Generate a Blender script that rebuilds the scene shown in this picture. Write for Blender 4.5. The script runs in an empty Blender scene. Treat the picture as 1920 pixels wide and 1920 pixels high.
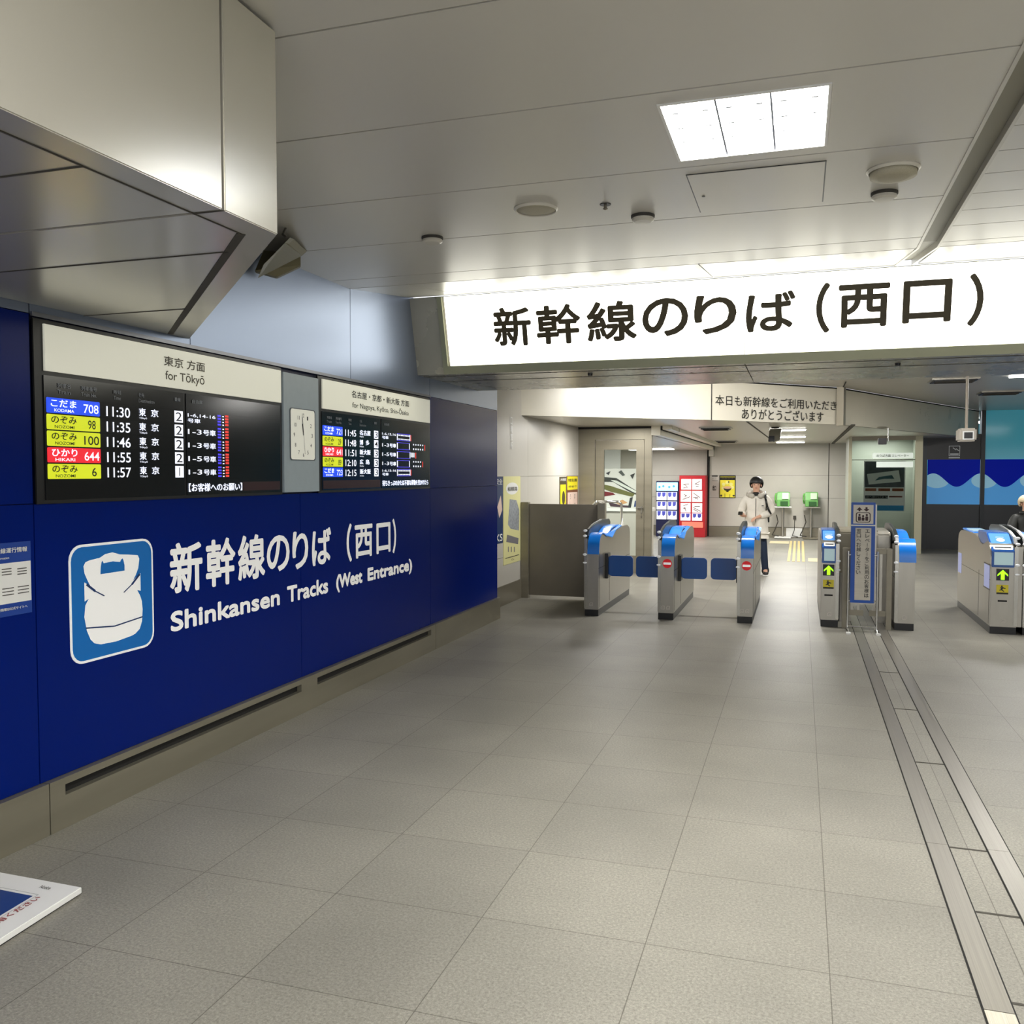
import bpy, bmesh, math, random
from mathutils import Vector, Matrix
random.seed(7)
PI = math.pi
COL = bpy.context.scene.collection

# ------------------------------------------------------------------ materials
def lin(c):
    return tuple((v/255/12.92 if v/255 <= .04045 else ((v/255+.055)/1.055)**2.4) for v in c) + (1.0,)
MATS = {}
def mat(name, c, rough=.5, metal=0., emit=0., var=0., scale=20., spec=.5, alpha=1., trans=0., bump=0., coat=0., aniso=None, ecol=None):
    if name in MATS: return MATS[name]
    m = bpy.data.materials.new(name); m.use_nodes = True
    nt = m.node_tree; b = nt.nodes['Principled BSDF']
    b.inputs['Base Color'].default_value = lin(c)
    b.inputs['Roughness'].default_value = rough
    b.inputs['Metallic'].default_value = metal
    b.inputs['Specular IOR Level'].default_value = spec
    if coat: b.inputs['Coat Weight'].default_value = coat; b.inputs['Coat Roughness'].default_value = .12
    if emit:
        b.inputs['Emission Color'].default_value = lin(ecol or c); b.inputs['Emission Strength'].default_value = emit
    if trans: b.inputs['Transmission Weight'].default_value = trans; b.inputs['IOR'].default_value = 1.05
    if alpha < 1: b.inputs['Alpha'].default_value = alpha
    if var or bump or aniso:
        tc = nt.nodes.new('ShaderNodeTexCoord'); mp = nt.nodes.new('ShaderNodeMapping')
        nz = nt.nodes.new('ShaderNodeTexNoise'); nz.inputs['Scale'].default_value = scale; nz.inputs['Detail'].default_value = 5
        if aniso: mp.inputs['Scale'].default_value = aniso
        nt.links.new(tc.outputs['Object'], mp.inputs[0]); nt.links.new(mp.outputs[0], nz.inputs['Vector'])
        if var:
            mr = nt.nodes.new('ShaderNodeMapRange'); mr.inputs['From Min'].default_value = .3; mr.inputs['From Max'].default_value = .7
            mr.inputs['To Min'].default_value = 1-var; mr.inputs['To Max'].default_value = 1+var
            nt.links.new(nz.outputs['Fac'], mr.inputs['Value'])
            vm = nt.nodes.new('ShaderNodeVectorMath'); vm.operation = 'SCALE'; vm.inputs[0].default_value = lin(c)[:3]
            nt.links.new(mr.outputs[0], vm.inputs['Scale']); nt.links.new(vm.outputs[0], b.inputs['Base Color'])
            r2 = nt.nodes.new('ShaderNodeMapRange'); r2.inputs['To Min'].default_value = max(0, rough-.08); r2.inputs['To Max'].default_value = min(1, rough+.08)
            nt.links.new(nz.outputs['Fac'], r2.inputs['Value']); nt.links.new(r2.outputs[0], b.inputs['Roughness'])
        if bump:
            bp = nt.nodes.new('ShaderNodeBump'); bp.inputs['Strength'].default_value = bump; bp.inputs['Distance'].default_value = .01
            nt.links.new(nz.outputs['Fac'], bp.inputs['Height']); nt.links.new(bp.outputs[0], b.inputs['Normal'])
    MATS[name] = m
    return m

def floor_material():
    m = bpy.data.materials.new('granite_tiles'); m.use_nodes = True
    nt = m.node_tree; b = nt.nodes['Principled BSDF']; N = nt.nodes.new; L = nt.links.new
    tc = N('ShaderNodeTexCoord'); mp = N('ShaderNodeMapping')
    mp.inputs['Location'].default_value = (-2.165+61, -2.446+61, 0)
    L(tc.outputs['Object'], mp.inputs[0])
    br = N('ShaderNodeTexBrick'); br.offset = 0; br.squash = 1
    br.inputs['Scale'].default_value = 1; br.inputs['Brick Width'].default_value = .61; br.inputs['Row Height'].default_value = .61
    br.inputs['Mortar Size'].default_value = .0019; br.inputs['Mortar Smooth'].default_value = .1; br.inputs['Bias'].default_value = 0
    br.inputs['Color1'].default_value = lin((138, 135, 125)); br.inputs['Color2'].default_value = lin((132, 129, 120)); br.inputs['Mortar'].default_value = lin((92, 88, 80))
    L(mp.outputs[0], br.inputs['Vector'])
    n1 = N('ShaderNodeTexNoise'); n1.inputs['Scale'].default_value = 95; n1.inputs['Detail'].default_value = 3; n1.inputs['Roughness'].default_value = .8
    n2 = N('ShaderNodeTexNoise'); n2.inputs['Scale'].default_value = 1.3; n2.inputs['Detail'].default_value = 4
    n3 = N('ShaderNodeTexVoronoi'); n3.inputs['Scale'].default_value = 240
    for n in (n1, n2, n3): L(tc.outputs['Object'], n.inputs['Vector'])
    def mr(src, a, c, f0=.3, f1=.7):
        r = N('ShaderNodeMapRange'); r.inputs['From Min'].default_value = f0; r.inputs['From Max'].default_value = f1
        r.inputs['To Min'].default_value = a; r.inputs['To Max'].default_value = c; L(src, r.inputs['Value']); return r.outputs[0]
    def mul(a, c):
        x = N('ShaderNodeMath'); x.operation = 'MULTIPLY'; L(a, x.inputs[0]); L(c, x.inputs[1]); return x.outputs[0]
    sp = mul(mul(mr(n1.outputs['Fac'], .62, 1.38), mr(n2.outputs['Fac'], .86, 1.10)), mr(n3.outputs['Distance'], .90, 1.12, 0, .8))
    vm = N('ShaderNodeVectorMath'); vm.operation = 'SCALE'; L(br.outputs['Color'], vm.inputs[0]); L(sp, vm.inputs['Scale'])
    L(vm.outputs[0], b.inputs['Base Color'])
    L(mr(n1.outputs['Fac'], .38, .52), b.inputs['Roughness'])
    bp = N('ShaderNodeBump'); bp.inputs['Strength'].default_value = .12; bp.inputs['Distance'].default_value = .003
    L(n1.outputs['Fac'], bp.inputs['Height']); L(bp.outputs[0], b.inputs['Normal'])
    return m

FLOOR = floor_material()
CEIL = mat('ceiling_panel', (216, 213, 204), .30, .12, spec=.6, bump=.02, scale=2)
CEILW = mat('ceiling_panel_far', (200, 195, 184), .3, .1, spec=.6, bump=.02, scale=2)
SOFF = mat('bulkhead_panel', (214, 211, 199), .26, .5, bump=.02, scale=2)
BLUE = mat('blue_enamel', (0, 27, 110), .24, 0, spec=.1, bump=.02, scale=2)
BLUEU_SHEEN = mat('blue_enamel_sheen', (136, 148, 172), .33, .75, bump=.05, scale=1.2)  # ceiling reflection on the upper blue panels put into a paler, metallic colour
DARK = mat('dark_gap', (25, 24, 22), .8)
GAP = mat('grey_gap', (70, 67, 60), .8)
STEEL = mat('brushed_steel', (172, 168, 158), .32, .85, var=.08, scale=8, aniso=(1, 1, .15))
STEELD = mat('dark_steel', (140, 134, 118), .38, .5, var=.1, scale=4, aniso=(.2, .2, 2))
BASE = mat('base_steel', (150, 145, 128), .34, .6, var=.08, scale=3, aniso=(.3, .3, 3))
WHITEW = mat('white_wall_panel', (196, 192, 182), .42, 0, var=.03, scale=3)
CREAM = mat('cream_fascia', (230, 224, 206), .3, 0, var=.03, scale=2)
BEAM = mat('beam_metal', (186, 183, 168), .27, .3, var=.05, scale=3)
LIT = mat('lit_acrylic', (255, 253, 240), .4, emit=3.2)
HEADER = mat('cream_header', (232, 231, 214), .4, emit=.32)
BLACK = mat('black_plastic', (14, 14, 15), .35)
SCREEN = mat('screen_glass', (13, 15, 18), .15, spec=.6)
SCREEN2 = mat('screen_row', (20, 24, 28), .15)
PALEB = mat('pale_blue_panel', (168, 182, 190), .4, var=.03)
WHITE = mat('white_paint', (240, 240, 236), .45)
SIGNW_GLOW = mat('sign_white_glow', (252, 252, 250), .5, emit=.14)  # faint glow added so the unlit wall lettering reads white
WHITEE = mat('white_pixels', (235, 240, 255), .4, emit=.9)
GREYT = mat('grey_pixels', (120, 125, 130), .4, emit=.1)
SBLUE = mat('screen_blue', (20, 70, 225), .4, emit=.75)
SYEL = mat('screen_yellow', (205, 215, 30), .4, emit=.65)
SRED = mat('screen_red', (225, 30, 45), .4, emit=.7)
BLKT = mat('black_lettering', (28, 26, 20), .5)
BRNT = mat('brown_lettering', (70, 62, 40), .5)
PICTO = mat('pictogram_blue', (0, 112, 196), .35)
NAVY = mat('navy', (12, 50, 105), .5)
GBLUE = mat('gate_blue', (16, 132, 240), .25, 0, coat=.4)
GBLUE2 = mat('gate_blue_bright', (40, 140, 240), .25, coat=.5)
FLAP = mat('flap_blue', (22, 88, 170), .3, 0, coat=.3)
SKIN = mat('skin', (214, 168, 142), .5)
HAIR = mat('hair', (18, 18, 18), .5, var=.2, scale=60)
GLASS = mat('clear_glass', (238, 246, 240), .04, trans=1., spec=.5)
TGLASS = mat('tinted_glass', (20, 26, 30), .08, spec=.6)

# ------------------------------------------------------------------ helpers
def tag(o, label=None, cat=None, group=None, kind=None):
    if label: o['label'] = label
    if cat: o['category'] = cat
    if group: o['group'] = group
    if kind: o['kind'] = kind
    return o
def thing(name, loc, label, cat, group=None):
    o = bpy.data.objects.new(name, None); COL.objects.link(o); o.location = loc; o.empty_display_size = .1
    return tag(o, label, cat, group)
def origin(parent):
    v = Vector((0, 0, 0)); p = parent
    while p is not None: v += Vector(p.location); p = p.parent
    return v
def link(name, me, m, parent):
    me.name = name; me.materials.clear(); me.materials.append(m)
    o = bpy.data.objects.new(name, me); COL.objects.link(o)
    if parent is not None: o.parent = parent
    return o

class MB:
    """collects world-space shapes, then links them as one mesh object"""
    def __init__(s): s.bm = bmesh.new()
    def box(s, x0, x1, y0, y1, z0, z1):
        vs = [s.bm.verts.new((x, y, z)) for x in (x0, x1) for y in (y0, y1) for z in (z0, z1)]
        for f in ((0,1,3,2),(4,6,7,5),(0,4,5,1),(2,3,7,6),(0,2,6,4),(1,5,7,3)): s.bm.faces.new([vs[i] for i in f])
        return s
    def prism(s, pts, d):
        """closed polygon (3D points) extruded by vector d"""
        d = Vector(d); a = [s.bm.verts.new(p) for p in pts]; b = [s.bm.verts.new(Vector(p)+d) for p in pts]
        s.bm.faces.new(a[::-1]); s.bm.faces.new(b)
        for i in range(len(a)):
            j = (i+1) % len(a); s.bm.faces.new((a[i], a[j], b[j], b[i]))
        return s
    def poly(s, pts):
        s.bm.faces.new([s.bm.verts.new(p) for p in pts]); return s
    def tube(s, p0, p1, r0, r1=None, n=12, cap=True):
        p0 = Vector(p0); p1 = Vector(p1); r1 = r0 if r1 is None else r1
        z = (p1-p0).normalized(); x = z.orthogonal().normalized(); y = z.cross(x)
        A = [s.bm.verts.new(p0+(x*math.cos(2*PI*i/n)+y*math.sin(2*PI*i/n))*r0) for i in range(n)]
        B = [s.bm.verts.new(p1+(x*math.cos(2*PI*i/n)+y*math.sin(2*PI*i/n))*r1) for i in range(n)]
        for i in range(n):
            j = (i+1) % n; s.bm.faces.new((A[i], A[j], B[j], B[i]))
        if cap: s.bm.faces.new(A[::-1]); s.bm.faces.new(B)
        return s
    def path(s, pts, r, n=8):
        for a, b in zip(pts, pts[1:]): s.tube(a, b, r, n=n)
        return s
    def ball(s, c, r, sc=(1, 1, 1), seg=14, rings=9):
        bmesh.ops.create_uvsphere(s.bm, u_segments=seg, v_segments=rings, radius=r,
            matrix=Matrix.Translation(c) @ Matrix.Diagonal((sc[0], sc[1], sc[2], 1)))
        return s
    def lathe(s, c, prof, n=28):
        """prof: (radius, z) pairs round the vertical axis through c"""
        rings = []
        for r, z in prof:
            rings.append([s.bm.verts.new((c[0]+r*math.cos(2*PI*i/n), c[1]+r*math.sin(2*PI*i/n), c[2]+z)) for i in range(n)])
        for A, B in zip(rings, rings[1:]):
            for i in range(n):
                j = (i+1) % n; s.bm.faces.new((A[i], A[j], B[j], B[i]))
        s.bm.faces.new(rings[0]); s.bm.faces.new(rings[-1][::-1])
        return s
    def build(s, name, m, parent=None, bevel=0, smooth=False, kind=None):
        o0 = origin(parent)
        bmesh.ops.recalc_face_normals(s.bm, faces=s.bm.faces)
        if bevel: bmesh.ops.bevel(s.bm, geom=[e for e in s.bm.edges if len(e.link_faces) == 2 and e.calc_face_angle(0) > .5], offset=bevel, segments=2, affect='EDGES', clamp_overlap=True)
        if smooth:
            for f in s.bm.faces: f.smooth = True
        bmesh.ops.translate(s.bm, verts=s.bm.verts, vec=-o0)
        me = bpy.data.meshes.new(name); s.bm.to_mesh(me); s.bm.free()
        o = link(name, me, m, parent)
        if kind: o['kind'] = kind
        return o

def rrect(x0, y0, x1, y1, r, n=5):
    P = []
    for cx, cy, a in ((x1-r, y1-r, 0), (x0+r, y1-r, 90), (x0+r, y0+r, 180), (x1-r, y0+r, 270)):
        for k in range(n+1):
            t = math.radians(a+90*k/n); P.append((cx+r*math.cos(t), cy+r*math.sin(t)))
    return P
def ell(cx, cy, rx, ry, n=24, a0=0, a1=360):
    return [(cx+rx*math.cos(math.radians(a0+(a1-a0)*k/n)), cy+ry*math.sin(math.radians(a0+(a1-a0)*k/n))) for k in range(n if a1-a0 == 360 else n+1)]

class Sheet:
    """flat artwork on a plane: o + a*u + b*v, lifted along u x v"""
    def __init__(s, o, u=(1, 0, 0), v=(0, 0, 1), lift=.003):
        s.o = Vector(o); s.u = Vector(u).normalized(); s.v = Vector(v).normalized(); s.n = s.u.cross(s.v); s.l = lift; s.bm = bmesh.new()
    def P(s, a, b, l=None): return s.o+s.u*a+s.v*b+s.n*(s.l if l is None else l)
    def poly(s, pts):
        s.bm.faces.new([s.bm.verts.new(s.P(a, b)) for a, b in pts]); return s
    def rect(s, x0, y0, x1, y1): return s.poly([(x0, y0), (x1, y0), (x1, y1), (x0, y1)])
    def line(s, a, b, w):
        d = Vector((b[0]-a[0], b[1]-a[1])).normalized()*w/2; p = (-d.y, d.x)
        return s.poly([(a[0]-p[0], a[1]-p[1]), (b[0]-p[0], b[1]-p[1]), (b[0]+p[0], b[1]+p[1]), (a[0]+p[0], a[1]+p[1])])
    def ring(s, pts, w):
        c = (sum(p[0] for p in pts)/len(pts), sum(p[1] for p in pts)/len(pts))
        inn = []
        for a, b in pts:
            d = math.hypot(a-c[0], b-c[1]); inn.append((a+(c[0]-a)*w/d*1.2, b+(c[1]-b)*w/d*1.2))
        n = len(pts)
        for i in range(n):
            j = (i+1) % n; s.poly([pts[i], pts[j], inn[j], inn[i]])
        return s
    def text(s, t, x0, y0, x1, y1, bold=0., keep=False, space=1.):
        cjk = any(ord(c_) > 0x2000 for c_ in t)
        if bold >= .015 or (cjk and bold > 0):
            if bold < .015: bold = bold*1.5 if bold > .005 else .006
            l0 = s.l
            for dx, dy in ((0, 0), (1, 0), (-1, 0), (0, 1), (0, -1), (.7, .7), (-.7, .7), (.7, -.7), (-.7, -.7)):
                k = bold*(y1-y0)*1.0; s.l += .00015; s.text(t, x0+k+dx*k, y0+k+dy*k, x1-k+dx*k, y1-k+dy*k, 0., keep, space)
            s.l = l0
            return s
        cu = bpy.data.curves.new('t', 'FONT'); cu.body = t; cu.resolution_u = 4; cu.offset = bold; cu.space_character = space
        ob = bpy.data.objects.new('t', cu); me = bpy.data.meshes.new_from_object(ob)
        if not me.vertices: return s
        X = [v.co.x for v in me.vertices]; Y = [v.co.y for v in me.vertices]
        ax, bx, ay, by = min(X), max(X), min(Y), max(Y)
        sx = (x1-x0)/max(bx-ax, 1e-6); sy = (y1-y0)/max(by-ay, 1e-6)
        if keep:
            k = min(sx, sy); x0 += (x1-x0-k*(bx-ax))/2; y0 += (y1-y0-k*(by-ay))/2; sx = sy = k
        vs = [s.bm.verts.new(s.P(x0+(v.co.x-ax)*sx, y0+(v.co.y-ay)*sy)) for v in me.vertices]
        for p in me.polygons:
            try: s.bm.faces.new([vs[i] for i in p.vertices])
            except ValueError: pass
        bpy.data.objects.remove(ob); bpy.data.curves.remove(cu); bpy.data.meshes.remove(me)
        return s
    def vtext(s, t, cx, ytop, size, pitch=None, bold=0.):
        pitch = pitch or size*1.1
        for i, ch in enumerate(t):
            if ch == ' ': continue
            y = ytop-i*pitch
            if ch == 'ー': s.rect(cx-size*.05, y-size*.9, cx+size*.05, y-size*.1)
            else: s.text(ch, cx-size/2, y-size, cx+size/2, y, bold, keep=True)
        return s
    def build(s, name, m, parent=None):
        o0 = origin(parent); bmesh.ops.translate(s.bm, verts=s.bm.verts, vec=-o0)
        me = bpy.data.meshes.new(name); s.bm.to_mesh(me); s.bm.free()
        return link(name, me, m, parent)

def struct(o): o['kind'] = 'structure'; return o

# ------------------------------------------------------------------ the setting
struct(MB().box(-6, 14, -3.5, 27, -.12, 0).build('floor', FLOOR))
# main ceiling: panels with open joints and a dark backing
YS = [-3.5, -2.4, -1.57, -.75, .08, .9, 1.73, 2.555, 3.345, 4.185, 5.0, 5.83, 6.11]
LX0, LX1, LY0, LY1 = 2.745, 3.35, 3.46, 4.08            # opening of the visible light
mb = MB()
for a, b in zip(YS, YS[1:]):
    if a < LY0 < b:
        mb.box(0, LX0-.013, a+.005, b-.005, 3.05, 3.08).box(LX1+.013, 3.94, a+.005, b-.005, 3.05, 3.08)
        mb.box(LX0-.013, LX1+.013, a+.005, LY0-.013, 3.05, 3.08).box(LX0-.013, LX1+.013, LY1+.013, b-.005, 3.05, 3.08)
    else: mb.box(0, 3.94, a+.005, b-.005, 3.05, 3.08)
y = -3.5
RY = [-3.5+.305*k for k in range(0, 24)] + [3.79, 4.095, 4.39, 4.70, 5.01, 5.31, 5.625, 5.995, 6.11]
RY = sorted(set([r for r in RY if r < 3.6 or r in (3.79, 4.095, 4.39, 4.70, 5.01, 5.31, 5.625, 5.995, 6.11)]))
for a, b in zip(RY, RY[1:]): mb.box(4.07, 14, a+.004, b-.004, 3.05, 3.08)
# sloping facet before the sign
for x0, x1 in ((0, .48), (.487, 2.6), (2.607, 3.935), (4.075, 7), (7.007, 14)):
    mb.prism([(x0, 6.125, 3.052), (x0, 7.2, 3.185), (x0, 7.2, 3.215), (x0, 6.125, 3.08)], (x1-x0, 0, 0))
ceiling = struct(mb.build('ceiling', CEIL))
o = MB().box(-.3, LX0-.08, -3.5, 7.2, 3.22, 3.3).box(LX1+.08, 14, -3.5, 7.2, 3.22, 3.3).box(LX0-.08, LX1+.08, -3.5, 3.37, 3.22, 3.3).box(LX0-.08, LX1+.08, 4.17, 7.2, 3.22, 3.3).build('backing', GAP, ceiling)
# guide rail of the shutter in the ceiling
o = MB().prism([(3.94, -3.5, 3.045), (3.955, -3.5, 3.045), (3.955, -3.5, 3.12), (3.94, -3.5, 3.12)], (0, 9.6, 0)).prism([(4.055, -3.5, 3.045), (4.07, -3.5, 3.045), (4.07, -3.5, 3.12), (4.055, -3.5, 3.12)], (0, 9.6, 0)) \
    .prism([(3.94, 6.1, 3.045), (3.955, 6.1, 3.045), (3.955, 6.1, 3.12), (3.94, 6.1, 3.12)], (-.03, 1.08, .13)).prism([(4.055, 6.1, 3.045), (4.07, 6.1, 3.045), (4.07, 6.1, 3.12), (4.055, 6.1, 3.12)], (-.03, 1.08, .13)).build('trim_1', mat('rail_edge', (205, 202, 192), .35, .4)); struct(o)
MB().box(3.955, 4.055, -3.5, 6.1, 3.085, 3.11).prism([(3.955, 6.1, 3.085), (4.055, 6.1, 3.085), (4.055, 6.1, 3.11), (3.955, 6.1, 3.11)], (-.03, 1.08, .13)).build('channel', mat('rail_channel', (150, 147, 132), .5, .3), o)
# ceilings beyond the sign beam
FP = [(-.25, 11.3), (2.05, 13.1), (3.85, 14.95), (5.1, 17.6), (6.9, 21.3)]      # line of the curved drop
mb = MB().prism([(x, y, 3.0) for x, y in [(-.25, 8.9)]+FP+[(14, 21.3), (14, 8.9)]], (0, 0, .06))
up = struct(mb.build('ceiling_beyond_sign', CEILW))
mb = MB().prism([(x, y, 2.42) for x, y in [(-.25, 11.31), (2.05, 13.11), (3.85, 14.96), (5.1, 17.61), (6.9, 21.31), (6.9, 24.2), (1.0, 24.2), (1.0, 14.6), (-.25, 14.6)]], (0, 0, .05))
low = struct(mb.build('ceiling_lower', CEILW))
struct(MB().box(-3, 1.0, 14.62, 24.2, 2.27, 2.33).build('ceiling_side_room', CEILW))
struct(MB().box(6.9, 14, 21.3, 27, 3.0, 3.06).build('ceiling_lounge', mat('dark_lounge_ceiling', (60, 70, 76), .5)))
tr = struct(MB().box(.97, 1.12, 14.45, 24.1, 2.27, 2.42).box(1.15, 1.3, 14.45, 24.1, 2.36, 2.42).build('trim_2', CREAM, bevel=.004))
MB().box(1.12, 1.15, 14.45, 24.1, 2.35, 2.42).build('groove', DARK, tr)
# seams of the far ceilings
MB().box(2.40, 2.415, 8.96, 13.5, 2.995, 3.0).box(4.55, 4.565, 8.96, 12.4, 2.995, 3.0).box(4.95, 4.965, 8.96, 12.4, 2.995, 3.0).build('seam', GAP, up)
MB().prism([(2.5, 13.65, 2.415), (2.53, 13.65, 2.415), (2.53, 13.65, 2.42), (2.5, 13.65, 2.42)], (.15, 9, 0)).build('seam', GAP, low)

# left wall in blue enamel panels
mb = MB()
SE = [-3.5, -1.2, 1.0, 3.14, 5.38, 7.645, 9.58]
for a, b in zip(SE, SE[1:]): mb.box(-.24, 0, a+.003, b-.003, .24, 1.512)
for a, b in ((-3.5, -1.2), (-1.2, 1.0), (1.0, 3.14), (7.645, 9.58)): mb.box(-.24, 0, a+.003, b-.003, 1.516, 2.36)
wl = struct(mb.build('wall_left', BLUE))
mb = MB()
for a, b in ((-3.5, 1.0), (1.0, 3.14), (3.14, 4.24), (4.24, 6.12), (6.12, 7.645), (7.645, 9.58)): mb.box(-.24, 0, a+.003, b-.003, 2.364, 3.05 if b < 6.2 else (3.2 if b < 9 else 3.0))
mb.build('upper_panel', BLUEU_SHEEN, wl)
MB().box(-.25, -.02, -3.5, 9.57, 0, 3.2).build('backing', mat('wall_joint', (6, 18, 62), .5), wl)
struct(MB().box(0, .012, 3.145, 7.64, 2.352, 2.372).build('trim_3', mat('sill_metal', (120, 122, 130), .3, .6)))
# stainless base with vent slots
mb = MB()
for a, b in ((-3.5, -1.2), (-1.2, 1.0), (1.0, 3.158), (7.69, 9.585)): mb.box(-.03, .035, a+.002, b-.002, 0, .238)
a, b = 3.162, 7.686
mb.box(-.03, .035, a, b, 0, .155).box(-.03, .035, a, b, .205, .238).box(-.03, .035, a, 3.25, .155, .205).box(-.03, .035, 5.317, 5.528, .155, .205).box(-.03, .035, 7.577, b, .155, .205)
bl = struct(mb.build('baseboard_left', BASE))
MB().box(-.03, .0, 3.2, 7.6, .15, .21).build('vent_slot', DARK, bl)

# hanging bulkhead with a slanted end, top left
mb = MB()
mb.prism([(0, -3.5, 2.405), (1.687, -3.5, 2.405), (1.687, 2.205, 2.405), (0, 2.205, 2.405)], (0, 0, .63))
mb.prism([(0, 2.217, 2.405), (1.687, 2.217, 2.405), (1.687, 2.487, 2.405), (0, 4.235, 2.405)], (0, 0, .63))
bk = struct(mb.build('trim_4', SOFF, bevel=.003))
MB().box(.01, 1.67, 2.2, 2.22, 2.415, 3.03).build('joint', mat('bulk_joint', (120, 112, 98), .6), bk)
sb = MB()
def strip(p, q, w, z=2.4025):
    d = Vector((q[0]-p[0], q[1]-p[1])).normalized()*w/2; n = (-d.y, d.x)
    sb.prism([(p[0]-n[0], p[1]-n[1], z), (q[0]-n[0], q[1]-n[1], z), (q[0]+n[0], q[1]+n[1], z), (p[0]+n[0], p[1]+n[1], z)], (0, 0, .002))
strip((1.585, -3.5), (1.585, 2.44), .006); strip((1.585, 2.44), (.02, 4.05), .028)
for yy in (-.7, .13, .96, 1.79, 2.62, 3.46): strip((0, yy), (min(1.585, 1.585-(yy-2.44)*.972), yy), .007)
strip((1.585, 2.21), (1.687, 2.21), .006)
sb.build('seam', GAP, bk)

# recessed white wall beyond the blue one
mb = MB()
for a, b in ((9.58, 11.6), (11.603, 14.6)):
    mb.box(-.5, -.25, a, b, .14, .60).box(-.5, -.25, a, b, .604, 1.612).box(-.5, -.25, a, b, 1.616, 3.0)
struct(mb.build('wall_left_recess', WHITEW))
struct(MB().box(-.3, -.235, 9.58, 14.5, 0, .25).build('baseboard_left_recess', STEELD))
# back wall with panel joints
mb = MB()
for x0, x1 in ((-3, .93), (.97, 3.955), (3.975, 5.9)):
    for z0, z1 in ((.27, 1.02), (1.025, 1.6), (1.605, 2.6)): mb.box(x0, x1, 24, 24.2, z0, z1)
wb = struct(mb.build('wall_back', WHITEW))
MB().box(-3, 5.9, 24.02, 24.2, .0, 2.6).build('backing', GAP, wb)
struct(MB().box(-3, 5.9, 23.975, 24.05, 0, .262).build('baseboard_back', STEELD))
struct(MB().box(-3.2, -3, 14.5, 24.2, 0, 2.6).build('wall_side_room', WHITEW))
struct(MB().box(13.8, 14, -3.5, 27, 0, 3.2).build('wall_right', WHITEW))
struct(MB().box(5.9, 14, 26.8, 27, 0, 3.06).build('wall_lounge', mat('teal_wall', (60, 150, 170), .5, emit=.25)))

# curved white drop fascia, with lettering
mb = MB()
for (p, q) in zip(FP, FP[1:]):
    d = (Vector((q[0], q[1], 0))-Vector((p[0], p[1], 0))).normalized(); n = Vector((-d.y, d.x, 0))*.05
    a = Vector((p[0], p[1], 2.42)); b = Vector((q[0], q[1], 2.42))
    mb.prism([a, b, b+n, a+n], (0, 0, .575))
fs = struct(mb.build('trim_5', CREAM))
mb = MB()
for (p, q) in zip(FP[1:], FP[2:]):
    d = (Vector((q[0], q[1], 0))-Vector((p[0], p[1], 0))).normalized(); n = Vector((d.y, -d.x, 0))*.006
    a = Vector((p[0], p[1], 2.975)); b = Vector((q[0], q[1], 2.975)); mb.prism([a, b, b+n, a+n], (0, 0, .022))
p = Vector((2.05, 13.1, 2.42)); mb.prism([p+Vector((-.006, -.012, 0)), p+Vector((.006, -.003, 0)), p+Vector((.006, .004, 0)), p+Vector((-.006, .004, 0))], (0, 0, .56))
mb.build('joint', DARK, fs)
d1 = Vector((1.8, 1.85, 0)).normalized()
s = Sheet((2.05, 13.1, 2.42), d1, (0, 0, 1), .008)
s.text('本日も新幹線をご利用いただき', .06, .215, 2.5, .365, .005)
s.text('ありがとうございます', .56, .03, 2.22, .19, .006)
tx = s.build('fascia_lettering', BLKT); tag(tx, 'black thank you lettering in two lines on the white drop fascia', 'lettering')
# pillar guide beside the fascia lettering
tr = struct(MB().prism([(3.80, 14.86, 2.40), (3.90, 14.82, 2.40), (3.94, 14.96, 2.40), (3.84, 15.0, 2.40)], (0, 0, .6)).build('trim_6', mat('guide', (168, 160, 142), .4, .3)))
MB().box(3.885, 3.9, 14.0, 14.84, 2.99, 2.998).build('slot', DARK, tr)
struct(MB().box(4.02, 4.08, 14.9, 24, 2.40, 2.419).build('trim_7', GAP))

# beam that carries the lit sign
bp = [(0, 7.205, 3.18), (0, 7.377, 2.53), (0, 8.95, 2.53), (0, 8.95, 3.2), (0, 7.3, 3.2)]
mb = MB(); mb.prism([(x+0.0, y, z) for x, y, z in bp], (.255, 0, 0))
mb.prism([(2.84, y+(.012 if z < 3 and y < 8 else .02), z) for x, y, z in bp], (11, 0, 0)); mb.prism([(.262, y+(.012 if z < 3 and y < 8 else .02), z) for x, y, z in bp], (2.57, 0, 0))
bm_ = struct(mb.build('trim_8', BEAM))
MB().box(.0, 14, 7.95, 7.954, 2.527, 2.53).box(.0, 14, 7.52, 7.525, 2.527, 2.53).build('seam', GAP, bm_)
MB().lathe((1.5, 7.72, 2.53), [(.02, -.02), (.022, 0)], 12).lathe((4.0, 7.75, 2.53), [(.02, -.02), (.022, 0)], 12).build('screw_cap', BLACK, bm_)

# ------------------------------------------------------------------ lit sign
sv = Vector((0, 7.205-7.377, .65)).normalized()
SH = math.hypot(.172, .65)
sg = thing('illuminated_sign', (2.8, 7.3, 2.53), 'long glowing white overhead sign with large black Japanese lettering above the gates', 'sign')
so = Vector((0, 7.377, 2.53))
def slab(name, x0, x1, b0, b1, t0, t1, m, par):
    n = Vector((1, 0, 0)).cross(sv); P = lambda x, b, t: so+Vector((x, 0, 0))+sv*b+n*t
    mb = MB(); mb.prism([P(x0, b0, t0), P(x1, b0, t0), P(x1, b1, t0), P(x0, b1, t0)], n*(t1-t0)); return mb.build(name, m, par)
FR = mat('sign_frame', (160, 162, 138), .35, .4)
slab('frame', .262, 5.4, 0, .072, .0, .022, FR, sg)
slab('frame', .262, .305, .072, SH, .0, .022, FR, sg)
slab('frame', .305, 5.4, SH-.004, SH, .0, .024, FR, sg)
slab('diffuser', .33, 2.832, .074, SH-.006, .0, .018, LIT, sg)
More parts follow.
